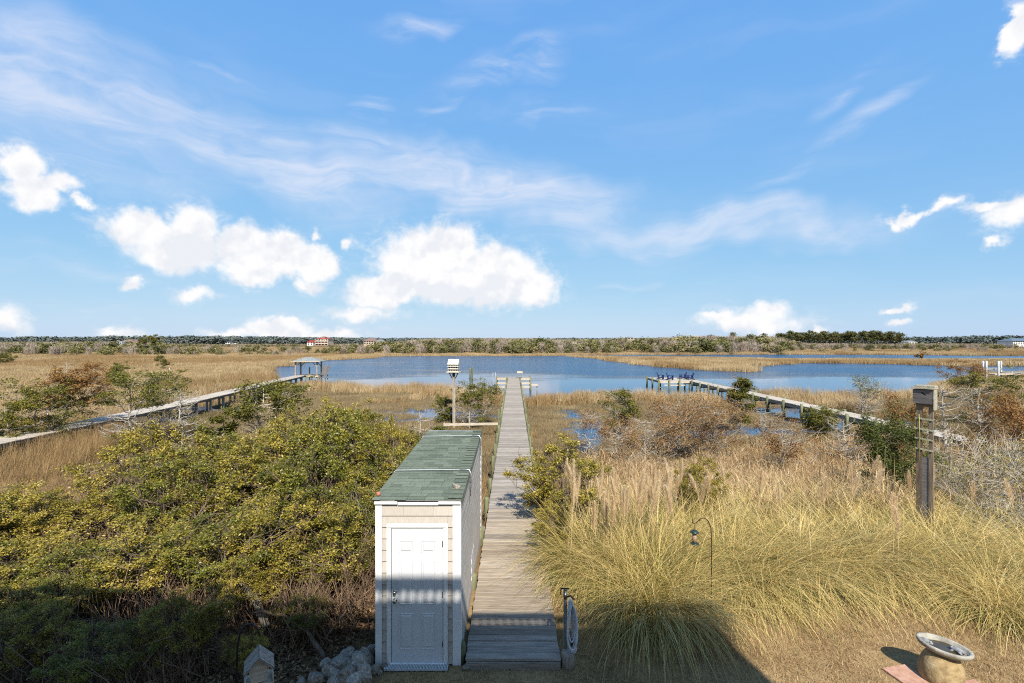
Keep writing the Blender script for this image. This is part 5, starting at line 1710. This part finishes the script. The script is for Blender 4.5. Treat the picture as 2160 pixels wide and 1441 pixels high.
cedar_at('tiny cedar far out in the brown marsh toward the scrub line', 340, 750, 98, 28, 94, .2, LC, 1.2, .5, 26, 60, 5, lsize=.2)
cedar_at('dark cedar clump at the left edge below the scrub line', 2, 748, 130, 36, 95, .2, LC, 1.3, .2, 30, 60, 5, lsize=.25)
cedar_at('dead white snag behind the bushy left-edge cedar', 140, 758, 40, 40, 96, 0, None, 0, .5, 24, 0, 3, False, name='dead_tree')
cedar_at('dead white snag above the spreading pale-limbed cedar', 108, 782, 31, 50, 97, 0, None, 0, .5, 24, 0, 4, False, name='dead_tree')
cedar_at('windswept lone tree leaning above the far scrub by the tan-roofed house', 300, 711, 215, 46, 98, .1, M['leaf_cedar'], 1.3, .72, 40, 90, 5, lsize=.5, lean=2.5)
cedar_at('small grey bush on the marsh island by the creek', 1938, 742, 180, 24, 99, 0, M['leaf_rust'], .3, .3, 40, 40, 5, False, .4, name='dead_shrub')

for i, (px_, pt_, y_, wpx, lf, lab) in enumerate((
        (1238, 868, 27, 90, .12, 'low tan brush on the marsh just right of the boardwalk pools'),
        (1505, 862, 24.5, 130, .30, 'tangled brown brush trailing from the rust-brown shrub toward the chair dock'),
        (1615, 862, 28, 90, .10, 'pale leafless brush before the yellow flat-topped cedar'),
        (1650, 898, 20.5, 120, .22, 'grey-brown brush at the back of the dead reeds near the chair dock'),
        (1780, 880, 21.5, 120, .12, 'pale grey brush at the back of the dead reeds beside the dark cedar'),
        (1300, 905, 22, 120, .18, 'sparse brown brush low on the marsh behind the plumed grass'))):
    cedar_at(lab, px_, pt_, y_, wpx, 140 + i, 0, M['leaf_rust'], lf, .3, 80, 40, 8, False, .09, name='dead_shrub')

# ------------------------------------------------------------------ pampas grass
def pampas_mesh(seed, n, hgt, rad):
    rng = np.random.default_rng(seed)
    rr = np.sqrt(rng.random(n))
    a_ = rng.uniform(0, 2 * np.pi, n)
    base = np.stack([np.cos(a_) * rr * rad * .55, np.sin(a_) * rr * rad * .55, np.full(n, -.05)], 1)
    az_ = a_ + rng.normal(size=n) * np.where(rng.random(n) < .5, 1.9, .7)
    L = hgt * rng.uniform(.7, 1.7, n)
    lean = np.where(rng.random(n) < .14, rng.uniform(0, .2, n), .05 + .55 * rr * rng.uniform(.2, 1.25, n))
    bend = rng.uniform(.5, 3.1, n) + .35 * rr
    V, Q = blades(base, az_, L, lean, bend, rng.uniform(.0065, .0125, n), 8, rng.normal(size=n) * .5)
    me = np_mesh('foliage', V, Q, M['pampas'])
    me.materials.append(M['pampas_green'])
    g = (rng.random(n) < .17 + .25 * (rr > .8)).astype(np.int32)
    me.polygons.foreach_set('material_index', np.tile(g, 8))
    return me


def plume_mesh(seed, h):
    rng = np.random.default_rng(seed)
    b = MB()
    lx, ly = rng.normal() * .16, rng.normal() * .16
    pts = [(lx * (t / 5) ** 2 * 1.2, ly * (t / 5) ** 2 * 1.2, h * t / 5) for t in range(6)]
    b.tube(pts, [.006, .006, .005, .005, .004, .002], 4, False)
    n = 520
    t = rng.random(n)
    z0 = h * (.68 + .32 * t)
    pos = np.stack([lx * 1.2 * (z0 / h) ** 2, ly * 1.2 * (z0 / h) ** 2, z0], 1)
    L = (.18 * np.sin(np.pi * np.clip(t * .85 + .12, 0, 1)) + .05) * rng.uniform(.7, 1.1, n)
    V, Q = blades(pos, rng.uniform(0, 6.28, n), L, rng.uniform(.08, .45, n), rng.uniform(.0, .6, n), np.full(n, .008), 2)
    sv, sf = np.array(b.v), np.array(b.f)
    V2, Q2 = join_np([(sv, sf), (V, Q)])
    return np_mesh('plume', V2, Q2, M['plume'])


PG = [pampas_mesh(200 + i, 3900, 1.45, 1.5) for i in range(4)]
PLM = [plume_mesh(300 + i, 2.3 + .12 * i) for i in range(5)]
pam = [
    (2.5, 8.75, .88, .95, 0, 'large pampas mound half in the house shade between hose stand and thin hook'),
    (1.8, 10.1, .86, .92, 17, 'pampas mound spilling over the boardwalk edge, crowned with feathery plumes'),
    (2.95, 10.5, .86, 1.0, 14, 'pampas mound behind the large shaded one, thick with plumes'),
    (4.45, 9.9, 1.0, 1.05, 0, 'pampas mound with green skirt right of the thin hook'),
    (4.2, 11.7, 1.1, 1.05, 9, 'pampas mound at the reed edge behind the thin hook'),
    (5.95, 10.3, .95, 1.1, 0, 'golden pampas mound midway between hook and bird bath'),
    (6.0, 12.0, 1.1, 1.1, 3, 'golden pampas mound at the reed edge below the lone round shrub'),
    (7.6, 10.5, 1.0, 1.1, 2, 'golden pampas mound behind the bird bath'),
    (7.9, 12.3, 1.05, 1.1, 6, 'golden pampas mound before the nest box with a few plumes'),
    (9.6, 12.5, 1.0, 1.05, 9, 'pampas mound with plumes round the foot of the nest box'),
    (9.3, 10.6, .95, 1.1, 0, 'pampas mound right of the nest box post, above the bird bath'),
    (8.9, 8.9, .78, .9, 0, 'green-edged pampas mound at the right edge near the bird bath'),
    (11.3, 11.3, .9, 1.05, 3, 'pampas mound at the right edge below the twiggy scrub'),
    (3.2, 12.6, 1.0, .9, 6, 'small pampas mound behind the plumed ones toward the reeds'),
    (10.8, 9.6, .85, .95, 0, 'pampas mound past the right edge beside the bird bath lawn'),
]
for i, (x_, y_, sz, sxy, npl, lab) in enumerate(pam):
    root = plant('pampas_grass', lab, 'pampas grass', x_, y_, [('foliage', PG[i % 4])], sz * (.74 if i > 2 else 1), sxy, rv.uniform(0, 6.28), 'pampas grass along the lawn')
    for k in range(npl):
        a_, r_ = rv.uniform(0, 6.28), math.sqrt(rv.random()) * .9
        o = link('plume', PLM[k % 5], root, (math.cos(a_) * r_, math.sin(a_) * r_, 0), (math.sin(a_) * -r_ * .14, math.cos(a_) * r_ * .14, rv.uniform(0, 6)), rv.uniform(.78, 1.05))


# ------------------------------------------------------------------ ground cover scattered with geometry nodes
def proto_coll(name, meshes):
    c = bpy.data.collections.new(name)
    for i, me in enumerate(meshes):
        c.objects.link(bpy.data.objects.new('%s_%02d' % (name, i), me))
    return c


def scatter(name, pts, rz, scl, idx, coll, tilt=None):
    n = len(pts)
    me = bpy.data.meshes.new(name)
    me.vertices.add(n)
    me.vertices.foreach_set('co', np.asarray(pts, np.float32).ravel())
    rot = np.zeros((n, 3), np.float32)
    rot[:, 2] = rz
    if tilt is not None:
        rot[:, :2] = tilt
    a = me.attributes.new('rot', 'FLOAT_VECTOR', 'POINT')
    a.data.foreach_set('vector', rot.ravel())
    a = me.attributes.new('scl', 'FLOAT_VECTOR', 'POINT')
    a.data.foreach_set('vector', np.asarray(scl, np.float32).ravel())
    a = me.attributes.new('idx', 'INT', 'POINT')
    a.data.foreach_set('value', np.asarray(idx, np.int32))
    o = link(name, me)
    kind(o, 'stuff')
    ng = bpy.data.node_groups.new(name, 'GeometryNodeTree')
    ng.interface.new_socket('Geometry', in_out='INPUT', socket_type='NodeSocketGeometry')
    ng.interface.new_socket('Geometry', in_out='OUTPUT', socket_type='NodeSocketGeometry')
    gi = ng.nodes.new('NodeGroupInput')
    go = ng.nodes.new('NodeGroupOutput')
    ip = ng.nodes.new('GeometryNodeInstanceOnPoints')
    ci = ng.nodes.new('GeometryNodeCollectionInfo')
    ci.inputs['Collection'].default_value = coll
    ci.inputs['Separate Children'].default_value = True
    ci.inputs['Reset Children'].default_value = True

    def attr(nm, typ):
        q = ng.nodes.new('GeometryNodeInputNamedAttribute')
        q.data_type = typ
        q.inputs['Name'].default_value = nm
        return q.outputs[0]
    e2r = ng.nodes.new('FunctionNodeEulerToRotation')
    L = ng.links.new
    L(attr('rot', 'FLOAT_VECTOR'), e2r.inputs[0])
    L(gi.outputs[0], ip.inputs['Points'])
    L(ci.outputs[0], ip.inputs['Instance'])
    ip.inputs['Pick Instance'].default_value = True
    L(attr('idx', 'INT'), ip.inputs['Instance Index'])
    L(e2r.outputs[0], ip.inputs['Rotation'])
    L(attr('scl', 'FLOAT_VECTOR'), ip.inputs['Scale'])
    L(ip.outputs[0], go.inputs[0])
    md = o.modifiers.new('scatter', 'NODES')
    md.node_group = ng
    return o


def tuft_mesh(name, seed, n, rad, h0, h1, width, K, mat, lean=.25, bend=.6, wind=(1.0, 0.0, .35), patch=True):
    rng = np.random.default_rng(seed)
    r_ = np.sqrt(rng.random(n)) * rad
    a_ = rng.uniform(0, 2 * np.pi, n)
    base = np.stack([np.cos(a_) * r_, np.sin(a_) * r_, np.full(n, -.04)], 1)
    az_ = rng.uniform(0, 2 * np.pi, n)
    wa = wind[2]
    vx, vy = np.cos(az_) + wa * 2 * wind[0], np.sin(az_) + wa * 2 * wind[1]
    az_ = np.arctan2(vy, vx)
    L = rng.uniform(h0, h1, n)
    V, Q = blades(base, az_, L, np.abs(rng.normal(size=n)) * lean, np.abs(rng.normal(size=n)) * bend, width * rng.uniform(.6, 1.3, n), K, rng.normal(size=n) * .8)
    return np_mesh(name, V, Q, mat)


def grid_pts(y0, y1, sp, rng, k=1.16, m=4.0, xlim=None):
    out = []
    y = y0
    while y < y1:
        xm = k * y + m
        xs = np.arange(-xm, xm, sp)
        xs = xs + rng.uniform(-.5, .5, len(xs)) * sp
        ys = y + rng.uniform(-.5, .5, len(xs)) * sp
        out.append(np.stack([xs, ys], 1))
        y += sp
    return np.concatenate(out)


def near_path(x, y):
    """distance to the centre line of the docks"""
    d = np.full(x.shape, 1e9)
    segs = [(a.x, a.y, b.x, b.y) for a, b in zip(path[:-1], path[1:])] + [(RDX + .67, RD0, RDX + .67, RD1), (0.02, 6.5, .2, 64)]
    for ax, ay, bx, by in segs:
        ex, ey = bx - ax, by - ay
        t = np.clip(((x - ax) * ex + (y - ay) * ey) / (ex * ex + ey * ey), 0, 1)
        d = np.minimum(d, np.hypot(x - ax - ex * t, y - ay - ey * t))
    return d


rg = np.random.default_rng(9)
GN = proto_coll('near_tuft', [tuft_mesh('tuft', 400 + i, 95, .42, .55, 1.05, .013, 4, M['grass_tan'] if i < 3 else M['grass_orange'], .22, .75) for i in range(6)])
GS = proto_coll('short_tuft', [tuft_mesh('tuft', 420 + i, 110, .55, .12, .34, .016, 2, M['grass_short'], .4, .6) for i in range(4)])
GM = proto_coll('mid_tuft', [tuft_mesh('tuft', 440 + i, 110, .8, .6, 1.1, .030, 3, M['grass_tan'] if i < 3 else M['grass_orange'], .22, .55) for i in range(5)])
GF = proto_coll('far_tuft', [tuft_mesh('tuft', 460 + i, 150, 1.9, .6, 1.05, .085, 2, M['grass_tan'] if i < 2 else M['grass_orange'], .2, .4) for i in range(4)])


def marsh(y0, y1, sp, coll, nvar, name, shorts=False):
    p = grid_pts(y0, y1, sp, rg)
    x, y = p[:, 0], p[:, 1]
    z = land(x, y)
    keep = z > WATER_Z - (.02 if y0 < 40 else .10)
    keep &= y > 10.2 + .05 * np.abs(x - 2) + np.where(x > 1.0, 3.0, 0)
    dp = near_path(x, y)
    keep &= dp > .85
    keep &= ~((x < -.5) & (x > -2.6) & (y < 12.6))
    wd = water_dist(x, y)
    hf = fbm(x * .10, y * .10, 3, 21)
    # flats of low growth on both sides of the boardwalk and before the pond edges
    low = ((np.abs(x - 1) < 22) & (y > 21) & (y < 58) & (wd > 6.5)) | ((x < -12) & (x > -30) & (y > 33) & (y < 62) & (hf > .44) & (wd > 5)) | ((x > 22) & (y > 26) & (y < 60) & (wd > 3) & (hf > .48))
    low |= (z < -1.44)
    lowf = low & (hf + .15 * (vnoise(x * .6, y * .6, 8) - .5) > .30)
    keep &= (lowf if shorts else ~lowf)
    # the thicket and the reeds keep their own cover
    keep &= ~((x > 1.5) & (x < 24) & (y < 20.0 + 1.5 * hf) & (not shorts))
    keep &= rg.random(len(x)) < np.where(hf < .36, .55, .97)
    x, y, z, wd, hf, dp = x[keep], y[keep], z[keep], wd[keep], hf[keep], dp[keep]
    n = len(x)
    hs_ = (.62 + .75 * hf) * rg.uniform(.8, 1.2, n)
    if not shorts:
        hs_ *= np.where(wd < 6, 1.12, .92)
        hs_ *= np.where((y < 60) & (np.abs(x) < 25) & (x > -24), .86, 1.0)
    if y0 > 100:
        hs_ *= np.where((-sdf(CREEK, x, y) < 14) & (y < 215), .55, 1.0)
    hs_ *= np.where((x < -15) & (x > -25.8) & (y < 42), np.where((y < 31) & (x < -20), 1.7, 1.2), np.clip(.45 + .5 * (dp - .7), .4, 1.0))
    sx = rg.uniform(.85, 1.2, n)
    # colour families follow broad drifts
    ori = vnoise(x * .05, y * .05, 33)
    half = max(1, nvar // 2)
    idx = np.where(ori + .25 * (rg.random(n) - .5) + np.where((x < -10) & (y < 24), .35, 0) > .58, rg.integers(half, nvar, n), rg.integers(0, half + (nvar % 2), n))
    rz = rg.normal(size=n) * .6 + 2.2 * (vnoise(x * .07, y * .07, 12) - .5)
    print(name, n)
    return scatter(name, np.stack([x, y, z], 1), rz, np.stack([sx, sx, hs_], 1), idx, coll)


marsh(11, 42, .50, GN, 6, 'marsh_grass')
marsh(15, 62, .62, GS, 4, 'low_marsh_grass', True)
marsh(42, 112, 1.0, GM, 5, 'marsh_grass')
marsh(112, 345, 2.3, GF, 4, 'marsh_grass')

# reeds and cattail stalks between pampas and pools
def reed_mesh(seed, n, rad, h0, h1, mat):
    rng = np.random.default_rng(seed)
    parts = []
    r_ = np.sqrt(rng.random(n)) * rad
    a_ = rng.uniform(0, 6.28, n)
    b_ = np.stack([np.cos(a_) * r_, np.sin(a_) * r_, np.full(n, -.05)], 1)
    L = rng.uniform(h0, h1, n)
    parts.append(blades(b_, rng.uniform(0, 6.28, n), L, np.abs(rng.normal(size=n)) * .12, rng.normal(size=n) * .25, rng.uniform(.012, .020, n), 3, rng.normal(size=n)))
    m = n * 4
    k = rng.integers(0, n, m)
    t = rng.uniform(.15, .95, m)
    pos = b_[k] + np.stack([rng.normal(size=m) * .05, rng.normal(size=m) * .05, L[k] * t], 1)
    parts.append(blades(pos, rng.uniform(0, 6.28, m), rng.uniform(.18, .5, m), rng.uniform(.3, 1.2, m), rng.uniform(.5, 2.0, m), rng.uniform(.012, .022, m), 3))
    V, Q = join_np(parts)
    return np_mesh('reed', V, Q, mat)


RE = proto_coll('reed_tuft', [reed_mesh(500 + i, 30, .38, .75, 1.45, M['reed']) for i in range(4)] + [reed_mesh(510, 9, .4, 1.5, 2.2, M['reed'])])
p = grid_pts(12.0, 27.5, .42, rg)
x, y = p[:, 0], p[:, 1]
z = land(x, y)
hf = fbm(x * .2, y * .2, 3, 41)
keep = (x > 1.9 + .18 * (y - 12.6)) & (x < 30) & (y > 11.6 + .9 * hf + .04 * x) & (y < 19.4 + 5 * hf + np.clip((x - 7) * .5, 0, 5.5)) & (z > WATER_Z) & (near_path(x, y) > 1.0)
x, y, z, hf = x[keep], y[keep], z[keep], hf[keep]
# a few tall stalks at the marsh edge of the thicket
xs, ys = np.array([-11.2, -10.6, -9.9, -9.2, -8.6]), np.array([11.3, 11.6, 11.9, 12.2, 12.4])
x, y, z, hf = np.append(x, xs), np.append(y, ys), np.append(z, land(xs, ys)), np.append(hf, np.full(5, .8))
n = len(x)
tall = (rg.random(n) < .10) | (x < -5)
idx = np.where(tall, 4, rg.integers(0, 4, n))
s_ = rg.uniform(.8, 1.15, n)
scatter('dead_reeds', np.stack([x, y, z], 1), rg.uniform(0, 6.28, n), np.stack([s_, s_, s_ * (.62 + .6 * hf)], 1), idx, RE, rg.normal(size=(n, 2)) * .10)
print('reeds', n)

# bare stems and litter under the thicket
def stick_mesh(seed):
    rng = np.random.default_rng(seed)
    b = MB()
    for k in range(22):
        a = rng.uniform(-.4, .4, 2)
        L = rng.uniform(.35, 1.25)
        d = rng.normal(size=2) * .22 * L
        b.tube([(a[0], a[1], -.05), (a[0] + d[0] * .4 + rng.normal() * .02, a[1] + d[1] * .4, L * .5), (a[0] + d[0], a[1] + d[1], L)], [.007, .005, .002], 3, False)
        for j in range(3):
            u = rng.uniform(.3, .9)
            p0 = np.array([a[0] + d[0] * u, a[1] + d[1] * u, L * u])
            e = p0 + rng.normal(size=3) * .14 + np.array([0, 0, .1])
            b.tube([tuple(p0), tuple(e)], [.003, .0015], 3, False)
    return b.mesh('stick', M['stick'])


ST = proto_coll('understory_tuft', [stick_mesh(520 + i) for i in range(4)])
n = 430
x = rg.uniform(-13, -2.25, n)
y = rg.uniform(6.2, 14.0, n)
keep = (near_path(x, y) > 1.2) & ((x < -2.3) | (y > 12.5)) & ~((x > -4.4) & (y < 7.6))
x, y = x[keep], y[keep]
n = len(x)
s_ = rg.uniform(.6, 1.2, n)
scatter('undergrowth', np.stack([x, y, land(x, y)], 1), rg.uniform(0, 6.28, n), np.stack([s_, s_, s_], 1), rg.integers(0, 4, n), ST, rg.normal(size=(n, 2)) * .35)
rl_ = np.random.default_rng(3)
lv = leaves(np.stack([rl_.uniform(-.5, .5, 160), rl_.uniform(-.5, .5, 160), rl_.uniform(0, .05, 160)], 1), .07, rl_, .8, .45)
LT = proto_coll('litter_patch', [np_mesh('litter', lv[0], lv[1], M['litter'])])
n = 420
x = rg.uniform(-12, -2.2, n)
y = rg.uniform(5.8, 12.5, n)
keep = ((x < -2.2)) & ~((x > -3.3) & (y < 7.3) & (x > -2.6))
x, y = x[keep], y[keep]
n = len(x)
scatter('fallen_leaves', np.stack([x, y, land(x, y) + .01], 1), rg.uniform(0, 6.28, n), np.ones((n, 3)), np.zeros(n), LT)

# dormant lawn
LW = proto_coll('lawn_patch', [tuft_mesh('lawn', 540 + i, 430, .34, .025, .105, .0075, 2, M['lawn_blade'], .8, .9) for i in range(4)])
p = grid_pts(6.2, 10.6, .30, rg, 1.2, 1.5)
x, y = p[:, 0], p[:, 1]
keep = (x > -2.55 + .3 * vnoise(y * 2, y, 3)) & (x < 14) & ~((x > -.74) & (x < .78) & (y > 7.05)) & ~((x > -2.15) & (x < -.6) & (y > 7.0))
keep &= np.hypot(x - BX, y - BY) > .42
for (qx, qy) in ((5.72, 7.02), (5.60, 6.60), (6.45, 6.70)):
    keep &= np.maximum(np.abs(x - qx), np.abs(y - qy)) > .34
x, y = x[keep], y[keep]
n = len(x)
s_ = rg.uniform(.8, 1.2, n)
scatter('lawn_grass', np.stack([x, y, land(x, y) + .02], 1), rg.uniform(0, 6.28, n), np.stack([s_, s_, s_ * rg.uniform(.6, 1.3, n)], 1), rg.integers(0, 4, n), LW)
print('lawn', n)

# ------------------------------------------------------------------ woods on the far shore
def far_tree(seed, h, rad, nleaf, lsize, mat, bark, tall=.0, limbs=10):
    rng = np.random.default_rng(seed)
    wd = MB()
    wd.tube([(0, 0, -.5), (rng.normal() * .1, 0, h * .4), (rng.normal() * .2, rng.normal() * .2, h * .85)], [h * .02, h * .016, h * .006], 5, False)
    cs = []
    for i in range(limbs):
        a_ = rng.uniform(0, 6.28)
        u = rng.uniform(tall, 1)
        rr = rad * (.35 + .65 * math.sin(math.pi * min(.93, (u - tall) / (1 - tall) * .75 + .2))) * rng.uniform(.4, 1.0)
        c = np.array([math.cos(a_) * rr, math.sin(a_) * rr, h * (.08 + .9 * u)])
        wd.tube([(0, 0, max(.2, c[2] - rad * .7)), tuple(c)], [h * .008, h * .003], 3, False)
        cs.append(c)
    cs = np.array(cs)
    k = rng.integers(0, limbs, nleaf)
    P = cs[k] + rng.normal(size=(nleaf, 3)) * rad * np.array([.30, .30, .22])
    P[:, 2] = np.abs(P[:, 2])
    V, Q = leaves(P, lsize, rng, .4, .6)
    return wd.mesh('trunk', bark), np_mesh('crown', V, Q, mat)


def bare_tree(seed, h, rad, mat):
    rng = np.random.default_rng(seed)
    wd = MB()
    wd.tube([(0, 0, -.5), (0, 0, h * .45), (rng.normal() * .3, 0, h * .95)], [h * .018, h * .012, h * .004], 4, False)
    n = 420
    u = rng.uniform(.12, .95, n)
    base = np.stack([rng.normal(size=n) * rad * .35, rng.normal(size=n) * rad * .35, h * u * .85], 1)
    V, Q = blades(base, rng.uniform(0, 6.28, n), rng.uniform(.15, .35, n) * h, rng.uniform(.1, .9, n), rng.normal(size=n) * .4, np.full(n, h * .012), 2)
    return wd.mesh('trunk', mat), np_mesh('crown', V, Q, mat)


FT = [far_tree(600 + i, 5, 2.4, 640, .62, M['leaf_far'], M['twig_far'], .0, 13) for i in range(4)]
FP = [far_tree(620 + i, 13, 2.6, 620, .85, M['leaf_pine'], M['bark_brown'], .52, 13) for i in range(3)]
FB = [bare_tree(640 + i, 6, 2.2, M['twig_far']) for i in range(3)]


def skyline(px_):
    pts = [(-200, 722), (0, 720), (240, 719), (330, 722), (420, 726), (520, 727), (620, 727), (640, 731), (700, 730), (720, 724), (760, 724), (830, 720), (880, 715), (960, 713),
           (1100, 713), (1200, 715), (1330, 714), (1420, 710), (1500, 708), (1640, 709), (1700, 722), (1880, 724), (1910, 722), (2160, 724), (2400, 722)]
    for (a, b), (c, d) in zip(pts[:-1], pts[1:]):
        if a <= px_ <= c:
            return b + (d - b) * (px_ - a) / (c - a)
    return 722


rt = random.Random(3)


def far_plant(px_, y_, pt_, protos, hp_, name, label, cat, group, wk=1.0):
    x_ = (px_ - 1080) / F * y_
    z_ = land1(x_, y_)
    if z_ < WATER_Z:
        return
    hh = max(1.2, EYE - (pt_ - 720) / F * y_ - z_)
    pr = rt.choice(protos)
    s = hh / hp_
    root = plant(name, label, cat, x_, y_, [('trunk', pr[0]), ('crown', pr[1])], s, s * wk * rt.uniform(.85, 1.25), rt.uniform(0, 6.28), group, z_)


zones = [
    (-60, 620, 125, 205, 262, 'on the scrubby ridge across the brown marsh beyond the gazebo', 6),
    (620, 850, 40, 215, 275, 'in the scrub below the red-roofed house across the lagoon', 4),
    (845, 1250, 88, 226, 275, 'on the far shore straight beyond the boardwalk dock', 7),
    (1250, 1650, 88, 236, 290, 'on the far shore beyond the blue chairs', 7),
    (1640, 1910, 34, 255, 300, 'on the far bank in front of the pine grove', 8),
    (1905, 2200, 52, 250, 320, 'on the far bank beyond the boat lift', 6),
]
for (pa, pb, cnt_, ya, yb, where, drop) in zones:
    for i in range(cnt_):
        px_ = pa + (pb - pa) * (i + rt.random()) / cnt_
        back = rt.random()
        y_ = ya + (yb - ya) * back
        top = skyline(px_) + (1 - back) * drop * 1.9 + rt.choice([-5, -3, -1, 0, 1, 2, 3, 4, 5])
        bare = rt.random() < (.50 if 845 < px_ < 1910 else .40)
        if bare:
            far_plant(px_, y_, top, FB, 6.2, 'bare_tree', 'grey leafless tree ' + where, 'tree', 'bare trees ' + where, 1.2)
        else:
            far_plant(px_, y_, top, FT, 5.4, 'scrub_oak', 'low green scrub tree ' + where, 'tree', 'scrub trees ' + where, 1.25)
for i in range(40):
    px_ = 1640 + 262 * (i + rt.random()) / 40
    y_ = rt.uniform(325, 360)
    top = 700 + rt.uniform(-3, 3.5) + (3 if px_ > 1880 else 0) + (4 if px_ < 1665 else 0)
    far_plant(px_, y_, top, FP, 13.5, 'pine_tree', 'tall pine in the grove on the far bank', 'tree', 'pines in the far grove', 1.15)
for (px_, top) in ((1548, 700), (1440, 708), (1500, 706), (1580, 704), (1610, 703)):
    far_plant(px_, 335, top, FP, 13.5, 'pine_tree', 'single pine standing above the bare woods beyond the blue chairs', 'tree', 'lone pines on the far shore', 1.2)

# woods farther back, read as one mass
allp = [('far_wood', [m for t in FT + FB for m in t])]
cw = bpy.data.collections.new('far_wood')


def joined(name, pr):
    """trunk and crown of one tree as one mesh"""
    a, b = pr
    me = bpy.data.meshes.new(name)
    va = np.empty(len(a.vertices) * 3, np.float32)
    a.vertices.foreach_get('co', va)
    vb = np.empty(len(b.vertices) * 3, np.float32)
    b.vertices.foreach_get('co', vb)
    fa = [tuple(p.vertices) for p in a.polygons]
    fb = [tuple(i + len(a.vertices) for i in p.vertices) for p in b.polygons]
    me.from_pydata(np.concatenate([va, vb]).reshape(-1, 3).tolist(), [], fa + fb)
    me.materials.append(a.materials[0])
    me.materials.append(b.materials[0])
    me.polygons.foreach_set('material_index', [0] * len(fa) + [1] * len(fb))
    return me


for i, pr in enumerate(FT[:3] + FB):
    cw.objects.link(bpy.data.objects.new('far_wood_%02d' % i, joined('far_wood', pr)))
n = 5200
a_ = rg.uniform(-1.0, 1.0, n)
y = 275 + (620 - 275) * rg.random(n)
x = a_ * y * 1.12
z = land(x, y)
pxs = x / y * F + 1080
keep = (z > WATER_Z) & ~((pxs > 630) & (pxs < 712) & (y < 530)) & ~((pxs > 380) & (pxs < 640) & (y < 400)) & ~((pxs > 755) & (pxs < 825) & (y < 490)) & ~((pxs > 236) & (pxs < 300) & (y < 365)) & ~((pxs > 2120) & (y < 425))
x, y, z, pxs = x[keep], y[keep], z[keep], pxs[keep]
n = len(x)
lim = EYE - (np.array([skyline(q) for q in pxs]) + 1.0 - 720) / F * y - z
hh = np.clip(lim, 2.2, 9.5) * rg.uniform(.7, 1.02, n)
s_ = hh / 5.6
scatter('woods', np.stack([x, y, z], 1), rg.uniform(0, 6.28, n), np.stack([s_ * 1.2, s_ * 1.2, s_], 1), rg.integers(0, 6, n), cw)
# wooded land along the horizon
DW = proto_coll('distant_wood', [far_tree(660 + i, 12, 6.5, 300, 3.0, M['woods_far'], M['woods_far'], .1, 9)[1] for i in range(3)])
n = 5200
y = rg.uniform(850, 2300, n)
x = rg.uniform(-1, 1, n) * y * 1.25
z = land(x, y)
pxs = x / y * F + 1080
hz = 9.5 + 9.0 * (fbm(x * .0016, y * .002, 3, 61) - .35)
s_ = np.clip(hz, 6, 15) / 12 * rg.uniform(.8, 1.1, n)
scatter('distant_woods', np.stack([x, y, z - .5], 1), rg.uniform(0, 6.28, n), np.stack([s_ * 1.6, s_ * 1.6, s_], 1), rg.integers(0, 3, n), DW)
